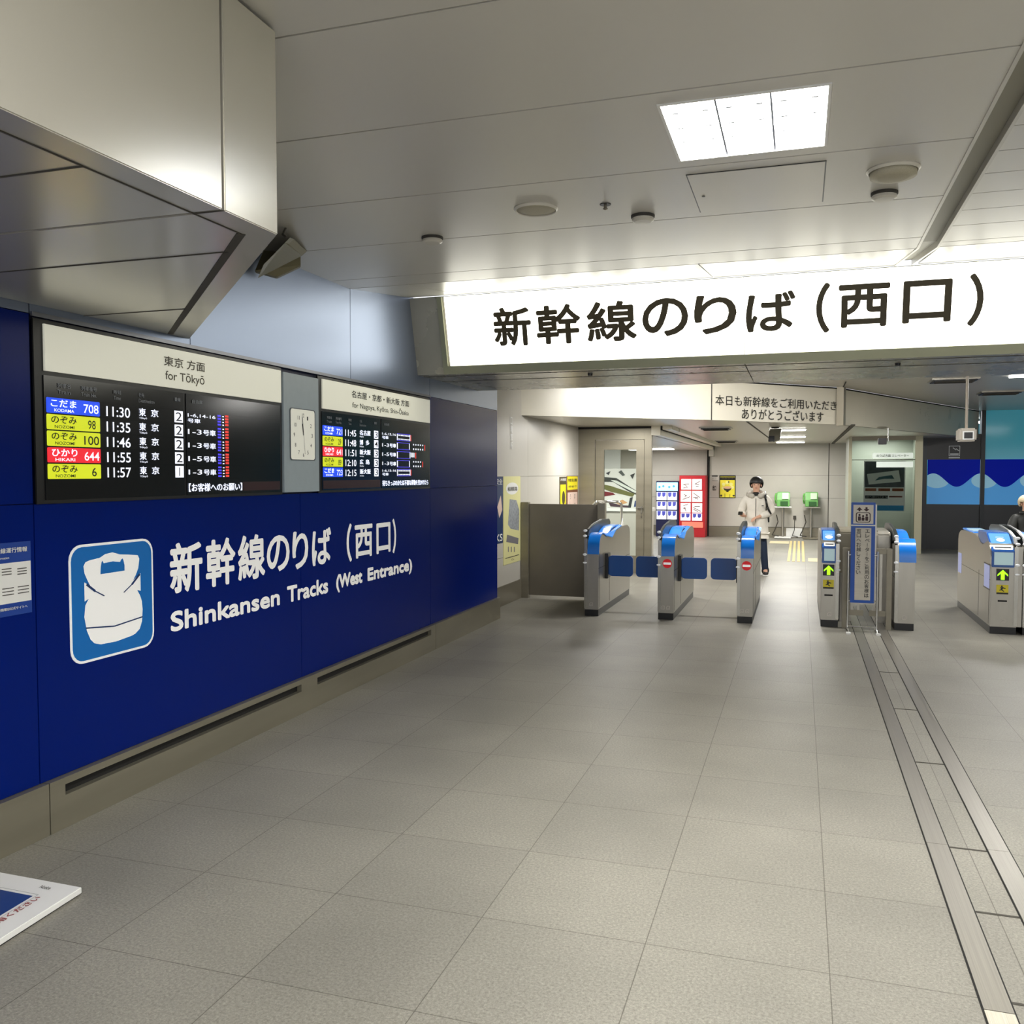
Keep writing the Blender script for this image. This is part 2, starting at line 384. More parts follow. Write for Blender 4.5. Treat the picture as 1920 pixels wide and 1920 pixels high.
slab('diffuser', 2.838, 5.4, .074, SH-.006, .0, .018, LIT, sg)
zb = lambda z: (z-2.53)/sv.z
for ch, x0, x1, z0, z1, bo in [(c, a, b-.03, 2.745+(.02 if c in 'のりば' else 0), 3.06, .015 if c in 'のりば' else .008) for c, a, b in zip('新幹線のりば', (.76, 1.14, 1.575, 2.035, 2.45, 2.85), (1.125, 1.555, 2.02, 2.435, 2.81, 3.25))]+[('（', 3.37, 3.47, 2.735, 3.10, .02), ('西', 3.53, 3.89, 2.765, 3.075, .015), ('口', 3.98, 4.31, 2.775, 3.075, .018), ('）', 4.42, 4.52, 2.735, 3.10, .02)]:
    Sheet(so, (1, 0, 0), sv, .0225).text(ch, x0, zb(z0), x1, zb(z1), .027).build('character', BRNT, sg)

# ------------------------------------------------------------------ ceiling fittings
def ceiling_light(x0, x1, y0, y1, label, group=None, strength=16.):
    t = thing('ceiling_light', ((x0+x1)/2, (y0+y1)/2, 3.05), label, 'ceiling light', group)
    MB().box(x0-.0, x1+.0, y0-.0, y1+.0, 3.155, 3.165).build('lamp_panel', mat('lamp_glow', (255, 252, 244), .5, emit=strength), t)
    mb = MB(); w = .012
    mb.box(x0-w, x0, y0-w, y1+w, 3.045, 3.16).box(x1, x1+w, y0-w, y1+w, 3.045, 3.16).box(x0, x1, y0-w, y0, 3.045, 3.16).box(x0, x1, y1, y1+w, 3.045, 3.16)
    mb.build('frame', WHITE, t)
    mb = MB(); W = x1-x0; D = y1-y0
    for k in (1, 2): mb.box(x0+W*k/3-.004, x0+W*k/3+.004, y0, y1, 3.052, 3.15)
    mb.build('divider', mat('louvre_div', (150, 155, 170), .2, .6), t)
    for i in range(3):
        for k in range(1, 5):
            for q in (.22, .78):
                xx = x0+W*(i+q)/3; yy = y0+D*(k-.3)/4; g_ = 1.5 if k == 4 else 1
                MB().prism([(xx-.012*g_, yy, 3.056), (xx+.012*g_, yy, 3.056), (xx+.008*g_, yy, 3.08+.012*g_), (xx-.008*g_, yy, 3.08+.012*g_)], (0, .012, 0)).build('louvre_fin', mat('louvre_fin', (176, 180, 186), .3, .6), t)
    return t
ceiling_light(LX0, LX1, LY0, LY1, 'square recessed ceiling light with three glowing louvred cells above the hall')
def disc(name, x, y, r, prof, m, label, cat, z=3.05, group=None, extra=None):
    t = thing(name, (x, y, z), label, cat, group)
    MB().lathe((x, y, z), prof, 36).build('housing', m, t, smooth=False)
    if extra: extra(t)
    return t
SPK = mat('speaker_grille', (178, 172, 150), .6, var=.1, scale=200)
RIM = mat('pale_rim', (214, 210, 198), .35)
def spk(x, y, r, dep, label):
    t = thing('ceiling_speaker', (x, y, 3.05), label, 'speaker', 'round ceiling speakers')
    MB().lathe((x, y, 3.05), [(r, 0), (r*1.02, -.006), (r*.93, -.016), (r*.9, -.008), (.001, -.008)]).build('rim', RIM, t)
    MB().lathe((x, y, 3.05), [(r*.9, -.008), (r*.88, -dep), (r*.5, -dep*1.25), (.001, -dep*1.3)]).build('grille', SPK, t, smooth=True)
spk(1.925, 4.575, .115, .012, 'round beige ceiling speaker left of the sprinkler head')
spk(3.66, 4.50, .115, .035, 'bulging round ceiling speaker beside the shutter track on the right')
def smoke(x, y, label):
    t = thing('smoke_detector', (x, y, 3.05), label, 'smoke detector')
    MB().lathe((x, y, 3.05), [(.064, 0), (.064, -.012), (.058, -.016), (.001, -.016)]).build('base', mat('detector_shadow', (60, 58, 54), .6), t)
    MB().lathe((x, y, 3.05), [(.058, -.014), (.06, -.028), (.045, -.036), (.001, -.037)]).build('cover', RIM, t)
smoke(1.178, 4.94, 'small round smoke detector on the ceiling nearest the blue wall')
smoke(2.44, 4.88, 'small round smoke detector between the sprinkler head and the access hatch')
smoke(3.652, 4.857, 'small round smoke detector just beyond the bulging speaker')
t = thing('sprinkler_head', (2.288, 4.62, 3.05), 'tiny dark sprinkler head in the ceiling beside the round speaker', 'sprinkler')
MB().lathe((2.288, 4.62, 3.05), [(.03, 0), (.028, -.004), (.001, -.004)]).build('escutcheon', BLACK, t)
MB().lathe((2.288, 4.62, 3.05), [(.008, -.004), (.009, -.02), (.014, -.024), (.002, -.03)], 12).build('nozzle', STEELD, t)
t = thing('access_hatch', (3.05, 4.58, 3.05), 'rectangular ceiling access hatch with dark joints beyond the bright light', 'hatch')
MB().box(2.742, 3.365, 4.285, 4.91, 3.0465, 3.05).build('joint', BLACK, t)
MB().box(2.748, 3.359, 4.287, 4.908, 3.044, 3.0475).build('panel', CEIL, t)
MB().lathe((2.79, 4.62, 3.044), [(.008, 0), (.008, -.003)], 12).build('lock', BLACK, t)
# bracket by the bulkhead
t = thing('camera_bracket', (.25, 4.95, 3.05), 'olive grey angular bracket under the ceiling behind the end of the bulkhead', 'bracket')
OL = mat('olive_metal', (120, 114, 88), .5, .3)
mb = MB(); mb.prism([(.06, 5.05, 3.05), (.30, 5.0, 3.05), (.44, 4.62, 3.02), (.52, 4.45, 2.98), (.40, 4.42, 2.86), (.16, 4.72, 2.86)], (-.03, -.01, -.03)); mb.build('arm', OL, t, bevel=.004)
MB().prism([(.02, 4.95, 3.05), (.18, 5.12, 3.05), (.18, 5.12, 2.98), (.08, 5.0, 2.89), (.02, 4.85, 2.90)], (.03, -.05, 0)).build('foot', OL, t, bevel=.004)
MB().path([(.46, 4.5, 3.05), (.47, 4.45, 3.0), (.5, 4.44, 2.98)], .006).build('cable', GAP, t)

# ------------------------------------------------------------------ departure boards and clock on the blue wall
def board(y0, y1, ymid, label, title, tx0, tx1, sub, rows, cols, dest):
    t = thing('departure_board', (0, (y0+y1)/2, 1.515), label, 'departure board')
    MB().box(.001, .012, y0-.02, y1+.02, 1.512, 2.345).build('casing', BLACK, t, bevel=.003)
    MB().box(.012, .022, y0+.035, y1, 2.115, 2.325).build('header', HEADER, t)
    MB().box(.012, .017, y0+.03, ymid-.01, 1.53, 2.095).build('screen', SCREEN, t)
    MB().box(.012, .017, ymid+.01, y1-.01, 1.53, 2.095).build('screen', SCREEN, t)
    S = lambda l=.0185: Sheet((0, 0, 0), (0, 1, 0), (0, 0, 1), l)
    s = S(.024); s.text(title, tx0, 2.228, tx1, 2.282, .008); s.text(sub, tx0+.01, 2.142, tx1-.005, 2.205, .006); s.build('header_lettering', BRNT if 'Tōkyō' in sub else BLKT, t)
    c = cols
    # row stripes
    s = S(.0178); H0, H = 2.0, .0755
    for i in range(6): s.rect(c['tag0'], H0-i*H-.002, c['plat1'], H0-i*H); s.rect(ymid+.02, H0-i*H-.002, y1-.02, H0-i*H)
    s.build('row_line', SCREEN2, t)
    W = c['tag1']-c['tag0']
    for i, r in enumerate(rows):
        z = H0-(i+1)*H; kana = {'b': 'こだま', 'y': 'のぞみ', 'r': 'ひかり'}[r[0]]; rom = {'b': 'KODAMA', 'y': 'NOZOMI', 'r': 'HIKARI'}[r[0]]
        tg = S(.0182).poly(rrect(c['tag0'], z+.003, c['tag1'], H0-i*H-.003, .006)).build('train_tag', {'b': SBLUE, 'y': SYEL, 'r': SRED}[r[0]], t)
        q = S(.0192)
        q.text(kana, c['tag0']+W*.08, z+.032, c['tag0']+W*.54, z+.066, .008); q.text(rom, c['tag0']+W*.14, z+.01, c['tag0']+W*.5, z+.024, .006)
        n = r[1]; q.text(n, c['tag1']-W*(.32 if len(n) == 3 else (.24 if len(n) == 2 else .18)), z+.014, c['tag1']-W*(.03 if len(n) == 3 else .09), z+.056, .006)
        q.build('train_name', BLKT if r[0] == 'y' else WHITEE, tg)
        S(.0192).text(r[2], c['t0'], z+.008, c['t1'], z+.058, .006).build('departure_time', WHITEE, t)
        sw = S(.0192); D = r[3]; dw = c['d1']-c['d0']
        if len(D) == 2: sw.text(D[0], c['d0'], z+.024, c['d0']+dw*.34, z+.064, .006); sw.text(D[1], c['d1']-dw*.38, z+.024, c['d1'], z+.064, .006)
        else: sw.text(D, c['d0'], z+.024, c['d1']+.02, z+.064, .006)
        sw.text(r[4], c['d0'], z+.006, c['d0']+dw*.4, z+.018, .004); sw.build('destination', WHITEE, t)
        sw = S(.0192); a = ymid+.02*1; sc = (y1-ymid)/.97
        if len(r[5]) > 5: sw.text(r[5], a, z+.04, a+.25*sc, z+.062, .004); sw.text('号車', a, z+.01, a+.11*sc, z+.034, .004)
        else: sw.text(r[5], a, z+.022, a+.12*sc, z+.05, .006); sw.text('号車', a+.135*sc, z+.018, a+.25*sc, z+.052, .006)
        sw.build('car_number', WHITEE, t)
        pb = S(.0182).rect(c['plat0'], z+.006, c['plat1'], H0-i*H-.006).build('platform_box', WHITEE, t)
        S(.0194).text(r[6], c['plat0']+.01, z+.014, c['plat1']-.01, H0-i*H-.014, .004, keep=(r[6] == '1')).build('platform_number', BLKT, pb)
    S(.0192).text('【お客様へのお願い】' if dest else '待ちきっぷのかたは不審な荷物を見かけたら', ymid+.02, 1.548, ymid+(.52 if dest else .96), 1.595, .006).build('message', WHITEE, t)
    s = S(.0192)
    heads = [(c['tag0']+W*.2, .24*W, '列車名', 'Train'), (c['tag0']+W*.64, .3*W, '列車番号', 'Train No.'), (c['t0']+.05, .05*W/.33, '時刻', 'Time'), (c['d0'], .04*W/.33, '行先', ''), (c['d0'], .36*W, '', 'Destination'), (c['plat0'], .05*W/.33, '番線', ''), (ymid+.06, .09, '自由席', '')]
    for x, w, a, b in heads:
        s = S(.0192)
        if a: s.text(a, x, 2.045, x+w, 2.066, .006)
        if b: s.text(b, x, 2.018, x+w, 2.036, .004)
        s.build('column_heading', GREYT, t)
    # little seat diagrams
    sw = S(.019); sb_ = S(.019); sr = S(.019); a0 = ymid+.29*(y1-ymid)/.97
    for i, r in enumerate(rows):
        z = H0-(i+1)*H
        if dest:
            for k in range(4): sb_.rect(a0, z+.008+k*.017, a0+.032, z+.018+k*.017); sw.rect(a0+.045, z+.008+k*.017, a0+.06, z+.014+k*.017); sr.rect(a0+.072, z+.008+k*.017, a0+.105, z+.02+k*.017)
        else:
            L1 = a0+(.27 if i % 2 == 0 else .26)
            sb_.rect(a0, z+.006, L1, z+.01).rect(a0, z+.062, L1, z+.066); sw.rect(a0, z+.01, a0+.015, z+.062).rect(L1-.012, z+.01, L1, z+.062)
            if i in (0, 4):
                for k in range(9): sw.rect(a0+.03+k*.026, z+.046, a0+.046+k*.026, z+.058).rect(a0+.03+k*.026, z+.014, a0+.046+k*.026, z+.024)
                sr.rect(L1+.004, z+.01, L1+.02, z+.062)
            if i in (1, 3):
                for k in range(5 if i == 1 else 4): sw.rect(L1+.07+k*.05, z+.05, L1+.09+k*.05, z+.062).rect(L1+.07+k*.05, z+.01, L1+.09+k*.05, z+.024)
                sr.rect(L1+(.32 if i == 1 else .27), z+.01, L1+(.335 if i == 1 else .285), z+.06)
            if i == 2:
                for k in range(3): sw.rect(L1+.01+k*.03, z+.02, L1+.028+k*.03, z+.06)
                sr.rect(L1+.11, z+.01, L1+.125, z+.062)
    sw.build('seat_diagram', WHITEE, t); sb_.build('seat_diagram', mat('violet_px', (70, 60, 230), .4, emit=.8), t); sr.build('seat_diagram', mat('redpx', (225, 60, 50), .4, emit=.7), t)
    s = S(.0182); s.rect(*((ymid+.53, 1.545, y1-.02, 1.60) if dest else (y0+.04, 1.54, ymid-.02, 1.60))); s.build('message_band', mat('maroon_px', (44, 16, 16), .3, emit=.15), t)
    return t
board(3.165, 5.125, 4.165, 'left departure board headed for Tōkyō, with five trains and a mostly empty right half', '東京 方面', 3.99, 4.335, 'for Tōkyō',
      [('b', '708', '11:30', '東京', 'Tōkyō', '1-6,14-16', '2'), ('y', '98', '11:35', '東京', 'Tōkyō', '1-3', '2'), ('y', '100', '11:46', '東京', 'Tōkyō', '1-3', '2'), ('r', '644', '11:55', '東京', 'Tōkyō', '1-5', '2'), ('y', '6', '11:57', '東京', 'Tōkyō', '1-3', '1')],
      dict(tag0=3.205, tag1=3.53, t0=3.572, t1=3.735, d0=3.80, d1=3.945, plat0=4.075, plat1=4.145), True)
board(5.625, 7.6, 6.595, 'right departure board headed for Nagoya, Kyōto and Shin-Ōsaka beside the clock', '名古屋・京都・新大阪 方面', 6.09, 7.13, 'for Nagoya, Kyōto, Shin-Ōsaka',
      [('b', '721', '11:45', '名古屋', 'Nagoya', '1-6,15,16', '3'), ('y', '29', '11:48', '博多', 'Hakata', '1-3', '4'), ('r', '641', '11:51', '新大阪', 'Shin-Ōsaka', '1-5', '3'), ('y', '89', '12:10', '広島', 'Hiroshima', '1-3', '3'), ('b', '723', '12:15', '新大阪', 'Shin-Ōsaka', '1-6,15-16', '3')],
      dict(tag0=5.66, tag1=5.955, t0=5.995, t1=6.165, d0=6.225, d1=6.385, plat0=6.47, plat1=6.545), False)
t = thing('wall_clock', (0, 5.38, 1.535), 'square analogue clock in a tall pale blue panel between the two departure boards', 'clock')
MB().box(0, .024, 5.148, 5.60, 1.525, 2.32).build('panel', PALEB, t, bevel=.002)
MB().prism([(.024, y, z) for y, z in rrect(5.22, 1.74, 5.545, 2.092, .02)], (.004, 0, 0)).build('bezel', mat('bezel', (90, 96, 104), .4), t)
MB().prism([(.028, y, z) for y, z in rrect(5.226, 1.746, 5.53, 2.086, .02)], (.003, 0, 0)).build('dial', mat('dial', (226, 225, 212), .4, emit=.3), t)
s = Sheet((.031, 0, 0), (0, 1, 0), (0, 0, 1), .001); cy, cz = 5.378, 1.912
for h in range(1, 13):
    a = math.radians(90-30*h); x = cy+.115*math.cos(a); z = cz+.135*math.sin(a); w = .016 if h < 10 else .024
    s.text(str(h), x-w/2, z-.013, x+w/2, z+.013, .006)
s.build('numerals', BLKT, t)
s = Sheet((.031, 0, 0), (0, 1, 0), (0, 0, 1), .003)
a = math.radians(90-30*11.62); s.line((cy, cz), (cy+.07*math.cos(a), cz+.08*math.sin(a)), .010)
s.build('hour_hand', BLACK, t)
s = Sheet((.031, 0, 0), (0, 1, 0), (0, 0, 1), .004); a = math.radians(90-6*58.5); s.line((cy, cz), (cy+.1*math.cos(a), cz+.125*math.sin(a)), .007); s.build('minute_hand', BLACK, t)
s = Sheet((.031, 0, 0), (0, 1, 0), (0, 0, 1), .005); a = math.radians(90-6*28.5); s.line((cy, cz), (cy+.1*math.cos(a), cz+.13*math.sin(a)), .003); s.build('second_hand', BLACK, t)

# ------------------------------------------------------------------ direction sign on the wall
t = thing('direction_sign', (0, 3.6, .735), 'white bullet train pictogram on a light blue rounded square on the dark blue wall', 'sign')
MB().prism([(0, y, z) for y, z in rrect(3.332, .737, 3.903, 1.31, .075)], (.003, 0, 0)).build('border', SIGNW_GLOW, t)
MB().prism([(.003, y, z) for y, z in rrect(3.344, .749, 3.891, 1.298, .066)], (.0012, 0, 0)).build('field', PICTO, t)
tr_o = [(3.419, 1.205), (3.432, 1.224), (3.46, 1.231), (3.525, 1.237), (3.56, 1.252), (3.61, 1.257), (3.661, 1.242), (3.72, 1.236), (3.788, 1.227), (3.799, 1.208), (3.79, 1.16), (3.77, 1.125), (3.75, 1.10), (3.805, 1.132), (3.805, 1.039), (3.779, 1.047), (3.80, 1.015), (3.812, .985), (3.817, .941), (3.811, .88), (3.793, .842), (3.76, .822), (3.735, .816), (3.625, .806), (3.521, .810), (3.48, .822), (3.455, .845), (3.432, .893), (3.418, .961), (3.426, 1.016), (3.449, 1.046), (3.422, 1.035), (3.422, 1.128), (3.46, 1.105), (3.44, 1.14), (3.425, 1.17)]
s = Sheet((.0042, 0, 0), (0, 1, 0), (0, 0, 1), .001); s.poly(tr_o); s.build('train_shape', SIGNW_GLOW, t)
s = Sheet((.0042, 0, 0), (0, 1, 0), (0, 0, 1), .002)
s.poly([(3.526, 1.156), (3.529, 1.19), (3.535, 1.216), (3.541, 1.222), (3.548, 1.208), (3.61, 1.212), (3.66, 1.204), (3.668, 1.216), (3.678, 1.221), (3.684, 1.21), (3.691, 1.186), (3.69, 1.157)])
s.build('window_shape', PICTO, t)
s = Sheet((.0042, 0, 0), (0, 1, 0), (0, 0, 1), .002)
s.line((3.426, .906), (3.614, .885), .007).line((3.614, .885), (3.816, .902), .007).line((3.435, 1.117), (3.49, 1.077), .012).line((3.49, 1.077), (3.55, 1.046), .006).line((3.8, 1.128), (3.74, 1.08), .012).line((3.74, 1.08), (3.682, 1.046), .006)
s.build('crease_line', NAVY, t)
t = thing('japanese_lettering', (0, 5.4, .99), 'large bold white Japanese lettering on the blue wall beside the train pictogram', 'lettering')
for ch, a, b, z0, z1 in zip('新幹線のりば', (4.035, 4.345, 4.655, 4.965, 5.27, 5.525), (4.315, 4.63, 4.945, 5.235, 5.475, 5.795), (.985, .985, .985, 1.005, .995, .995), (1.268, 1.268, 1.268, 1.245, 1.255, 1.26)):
    Sheet((0, 0, 0), (0, 1, 0), (0, 0, 1), .003).text(ch, a, z0, b, z1, .027).build('character', SIGNW_GLOW, t)
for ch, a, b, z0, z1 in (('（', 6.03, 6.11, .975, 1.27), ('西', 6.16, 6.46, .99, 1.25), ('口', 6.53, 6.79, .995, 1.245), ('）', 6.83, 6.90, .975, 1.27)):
    Sheet((0, 0, 0), (0, 1, 0), (0, 0, 1), .003).text(ch, a, z0, b, z1, .026).build('character', SIGNW_GLOW, t)
t = thing('english_lettering', (0, 5.5, .78), 'bold white English lettering under the Japanese lettering on the blue wall', 'lettering')
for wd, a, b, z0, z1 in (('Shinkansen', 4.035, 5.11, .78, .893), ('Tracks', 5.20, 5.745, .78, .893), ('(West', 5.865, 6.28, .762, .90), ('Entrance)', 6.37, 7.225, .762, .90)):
    Sheet((0, 0, 0), (0, 1, 0), (0, 0, 1), .003).text(wd, a, z0, b, z1, .05).build('word', SIGNW_GLOW, t)
# notice at the left edge
t = thing('notice_poster', (0, 2.93, 1.03), 'blue and white service notice on the blue wall at the left edge', 'poster')
MB().box(0, .003, 2.76, 3.116, 1.03, 1.35).build('sheet', mat('notice_blue', (18, 62, 150), .4), t)
MB().box(.003, .004, 2.775, 3.113, 1.085, 1.262).build('text_panel', WHITE, t)
s = Sheet((.004, 0, 0), (0, 1, 0), (0, 0, 1), .001)
for k in range(4):
    for q in range(3): s.rect(2.80+k*.08, 1.235-q*.012-(k % 2)*.005, 2.85+k*.08, 1.239-q*.012-(k % 2)*.005); s.rect(2.80+k*.08, 1.15-q*.014, 2.86+k*.08, 1.154-q*.014)
s.build('small_print', GAP, t)
s = Sheet((.003, 0, 0), (0, 1, 0), (0, 0, 1), .001); s.text('新幹線運行情報', 2.90, 1.305, 3.095, 1.328, .01); s.text('Train information', 2.90, 1.28, 3.0, 1.29, .006); s.text('運行情報は公式サイトへ', 2.92, 1.055, 3.09, 1.068, .006); s.build('lettering', WHITE, t)

# white board lying on the floor at the left
t = thing('floor_board', (.2, 2.4, 0), 'white board with a dark blue field and red print lying on the floor by the wall', 'board')
c = [(.597, 2.742), (.14, 2.772), (.08, 1.2), (1.05, 1.0)]
c = [(.60, 2.745), (.60+(.0), 2.745)]
e1 = (Vector((.637, 2.343))-Vector((.61, 2.74))).normalized(); e2 = Vector((-1, .01)).normalized()
A = Vector((.612, 2.742)); B = A+e1*1.2; D = A+e2*.56; Cc = B+e2*.56
MB().prism([(p.x, p.y, .006) for p in (A, B, Cc, D)], (0, 0, .024)).build('panel', WHITE, t, bevel=.003)
MB().prism([(p.x, p.y, 0) for p in (A+e1*.01+e2*.01, B, Cc, D+e1*.01)], (0, 0, .006)).build('foot', DARK, t)
P2 = lambda a, b: tuple(A+e1*a+e2*b)
s = Sheet((0, 0, .03), (1, 0, 0), (0, 1, 0), .001); s.poly([P2(.12, .13), P2(1.1, .13), P2(1.1, .5), P2(.12, .5)]); s.build('field', mat('field_blue', (28, 62, 128), .4), t)
s = Sheet((0, 0, .03), (1, 0, 0), (0, 1, 0), .0012); s.line(P2(.105, .117), P2(1.12, .117), .002).line(P2(.105, .117), P2(.105, .5), .002); s.build('rule', mat('rule_grey', (150, 150, 150), .5), t)
n_ = e1; s = Sheet((A.x+e2.x*.085+e1.x*.62, A.y+e2.y*.085+e1.y*.62, .03), (-e1.x, -e1.y, 0), (e2.x, e2.y, 0), .0012)
s.text('のりば案内 ご利用ください', .0, 0, .5, .03, .01); s.build('lettering', mat('red_print', (170, 80, 80), .5), t)
s = Sheet((A.x+e2.x*.16+e1.x*.06, A.y+e2.y*.16+e1.y*.06, .03), (-e2.x, -e2.y, 0), (-e1.x, -e1.y, 0), .0012); s.text('Notice', 0, 0, .05, .022, .004); s.build('lettering', GAP, t)

# ------------------------------------------------------------------ floor rails
RAIL = mat('rail_steel', (150, 146, 138), .33, .75, var=.12, scale=30, aniso=(6, .05, 1))
def rail(x0, x1, label):
    t = thing('floor_rail', ((x0+x1)/2, 5, 0), label, 'floor rail')
    MB().box(x0, x1, 2.99, 4.29, .0, .0045).box(x0, x1, 4.294, 17.5, .0, .004).build('cover_strip', RAIL, t)
    MB().box(x0, x1, .2, 2.985, .0, .005).build('sheen_strip', mat('rail_sheen', (206, 200, 184), .4, .3, var=.15, scale=60, aniso=(8, .05, 1)), t)  # near stretch of rail: whitish streaked reflection painted into the colour
    mb = MB(); mb.box(x0-.006, x0, .2, 17.5, 0, .0015).box(x1, x1+.006, .2, 17.5, 0, .0015).build('edge_gap', DARK, t)
rail(3.83, 3.915, 'left steel shutter rail running along the floor to the elevator notice stand')
rail(4.075, 4.16, 'right steel shutter rail running along the floor to the elevator notice stand')
mb = MB()
for yy in (3.056, 3.666, 4.276, 5.5, 6.72, 7.94): mb.box(3.922, 4.068, yy-.006, yy+.006, 0, .002)
struct(mb.build('trim_9', GAP))

# ------------------------------------------------------------------ ticket gates
def profile(y0, L=2.0, wave=True, dz=0):
    P = [(0, .075), (0, .72), (.01, .80), (.04, .875), (.10, .925), (.20, .945), (.32, .925), (.45, .895), (.58, .91), (.72, .955), (.86, .975), (1.1, .975), (1.75, .965), (1.9, .94), (1.97, .90), (2.0, .84), (2.0, .075)]
    Q = []
    for i in range(len(P)):
        if 1 <= i < len(P)-3:
            p0, p1, p2, p3 = P[max(i-1, 1)], P[i], P[i+1], P[i+2]
            for k in range(3):
                u = k/3; f = lambda a, b, c, d: .5*((2*b)+(-a+c)*u+(2*a-5*b+4*c-d)*u*u+(-a+3*b-3*c+d)*u**3)
                Q.append((f(p0[0], p1[0], p2[0], p3[0]), f(p0[1], p1[1], p2[1], p3[1])))
        else: Q.append(P[i])
    return [(y0+a*L/2.0, z+(dz if z > .7 else 0)) for a, z in Q]
def logo(parent, x, y, z, w=.045, n=1):
    s = Sheet((x, y, z), (1, 0, 0), (0, 0, 1), .002)
    for k in range(n):
        a = k*w*1.3; s.line((a, 0), (a+w*.8, 0), .005).line((a+w*.8, 0), (a+w*.8, w*.8), .005).line((a+w*.8, w*.8), (a+w*.25, w*.8), .005).line((a+w*.25, w*.8), (a, w*.5), .005).line((a, w*.5), (a, 0), .005).line((a+w*.3, w*.3), (a+w*.55, w*.3), .005)
    s.build('foot_mark', mat('mark_white', (205, 200, 190), .5), parent)
def gate(x0, x1, y0, label, blue=True, reader=False, noentry=False, flaps='', rail_side=-1, logos=1, wing=True):
    t = thing('ticket_gate', ((x0+x1)/2, y0, 0), label, 'ticket gate')
    pr = profile(y0)
    MB().prism([(x0, y, z) for y, z in pr], (x1-x0, 0, 0)).build('cabinet', STEEL, t, bevel=.006)
    MB().box(x0+.004, x1-.004, y0+.012, y0+1.98, 0, .08).build('plinth', BLACK, t)
    # side joints
    mb = MB(); xs = x1 if x1 < 4 else x0; sg_ = .0015 if x1 < 4 else -.0015
    mb.box(min(xs, xs+sg_), max(xs, xs+sg_), y0+.62, y0+.626, .1, .6).box(min(xs, xs+sg_), max(xs, xs+sg_), y0+.0, y0+1.98, .555, .559).box(min(xs, xs+sg_), max(xs, xs+sg_), y0+.06, y0+.066, .1, .72)
    mb.build('side_joint', GAP, t)
    w = .035
    xa = x0 if rail_side < 0 else x1-w
    # raised sensor arch along one edge
    arch = [(y0+.02, .93), (y0+.10, 1.0), (y0+.35, 1.05), (y0+.8, 1.085), (y0+1.25, 1.07), (y0+1.32, 1.03), (y0+1.3, .95), (y0+.8, .93), (y0+.4, .88), (y0+.15, .9)]
    MB().prism([(xa, y, z) for y, z in arch], (w, 0, 0)).build('sensor_arch', mat('smoked_plastic', (38, 44, 46), .3), t, bevel=.006)
    sx = x0-.004 if rail_side < 0 else x1+.004
    for yy, zz in ((y0+.01, .99), (y0-.005, .93), (y0-.012, .715), (y0-.01, .62)):
      mb = MB(); mb.ball((sx+(.012 if rail_side < 0 else -.012), yy, zz), .02, (1.2, .6, .75 if zz > .7 else .5)); mb.build('sensor_cap', mat('cap_white', (236, 238, 240), .3, emit=.15), t, smooth=True)
    MB().box(x0-.001 if rail_side < 0 else x1-.034, x0+.034 if rail_side < 0 else x1+.001, y0-.006, y0+.0, .09, .9).build('edge_strip', mat('strip_steel', (188, 186, 178), .2, .9), t)
    bx0, bx1 = (x0+.038, x1+.008) if rail_side < 0 else (x0-.008, x1-.038)
    if blue:
        top = [(a, b) for a, b in profile(y0)[1:20]]
        out = [(a-.012, b+.008) if a < y0+.03 else (a, b+.014) for a, b in top]
        out[0] = (y0-.012, .72)
        mb = MB()
        for (a, b), (c_, d_), (e_, f_), (g_, h_) in zip(top, top[1:], out, out[1:]):
            for xx in (bx0, bx1): mb.poly([(xx, a, b), (xx, c_, d_), (xx, g_, h_), (xx, e_, f_)])
        V = [[mb.bm.verts.new((xx, y, z)) for y, z in out] for xx in (bx0, bx1)]
        for k in range(len(out)-1):
            f = mb.bm.faces.new((V[0][k], V[1][k], V[1][k+1], V[0][k+1])); f.smooth = True
        for (a, b), (c_, d_) in ((top[0], out[0]), (top[-1], out[-1])): mb.poly([(bx0, a, b), (bx1, a, b), (bx1, c_, d_), (bx0, c_, d_)])
        mb.build('front_cover', GBLUE, t)
        top = [(y0+.40, .905), (y0+.55, .915), (y0+.72, .96), (y0+.86, .98), (y0+1.2, .98)]
        ou = [(a, b+.02) for a, b in top]
        mb = MB(); mb.prism([(bx0, y, z) for y, z in top]+[(bx0, y, z) for y, z in ou[::-1]], (bx1-bx0-.01, 0, 0)); mb.build('top_cover', GBLUE, t, bevel=.004)
        if wing:
            xo = bx1-.012 if rail_side < 0 else bx0+.012; dx = .04 if rail_side < 0 else -.04
            mb = MB(); mb.prism([(xo, y0+.42, .92), (xo, y0+.6, .935), (xo, y0+.9, 1.0), (xo, y0+1.25, 1.0), (xo+dx, y0+1.2, .99), (xo+dx, y0+.85, .96), (xo+dx, y0+.62, .885)], (0, 0, -.012)); mb.build('wing_cover', GBLUE2, t)
    if reader:
        q0, q1 = (x0+.006, x1-.035) if rail_side > 0 else (x0+.04, x1-.004)
        # sloped reader panel and screen panel
        MB().prism([(q0, y0-.010, .69), (q0, y0-.010, .86), (q0, y0+.30, 1.03), (q0, y0+.75, 1.03), (q0, y0+.75, .9), (q0, y0+.10, .9), (q0, y0+.02, .69)], (q1-q0, 0, 0)).build('reader_panel', mat('panel_blue', (30, 90, 170), .25, coat=.4), t, bevel=.005)
        MB().box(q0+.022, q1-.012, y0-.014, y0-.008, .715, .845).build('display', mat('display_pale', (170, 196, 200), .2, emit=.35), t)
        sv2 = Vector((0, .31, .17)).normalized()
        s = Sheet((q0, y0-.010, .86), (1, 0, 0), sv2, .003); W = q1-q0
        s.poly(rrect(.02, .02, W-.01, .10, .015)); s.build('ticket_slot', WHITE, t)
        s = Sheet((q0, y0-.010, .86), (1, 0, 0), sv2, .005); s.rect(.035, .05, W-.025, .066); s.build('slot_mouth', BLACK, t)
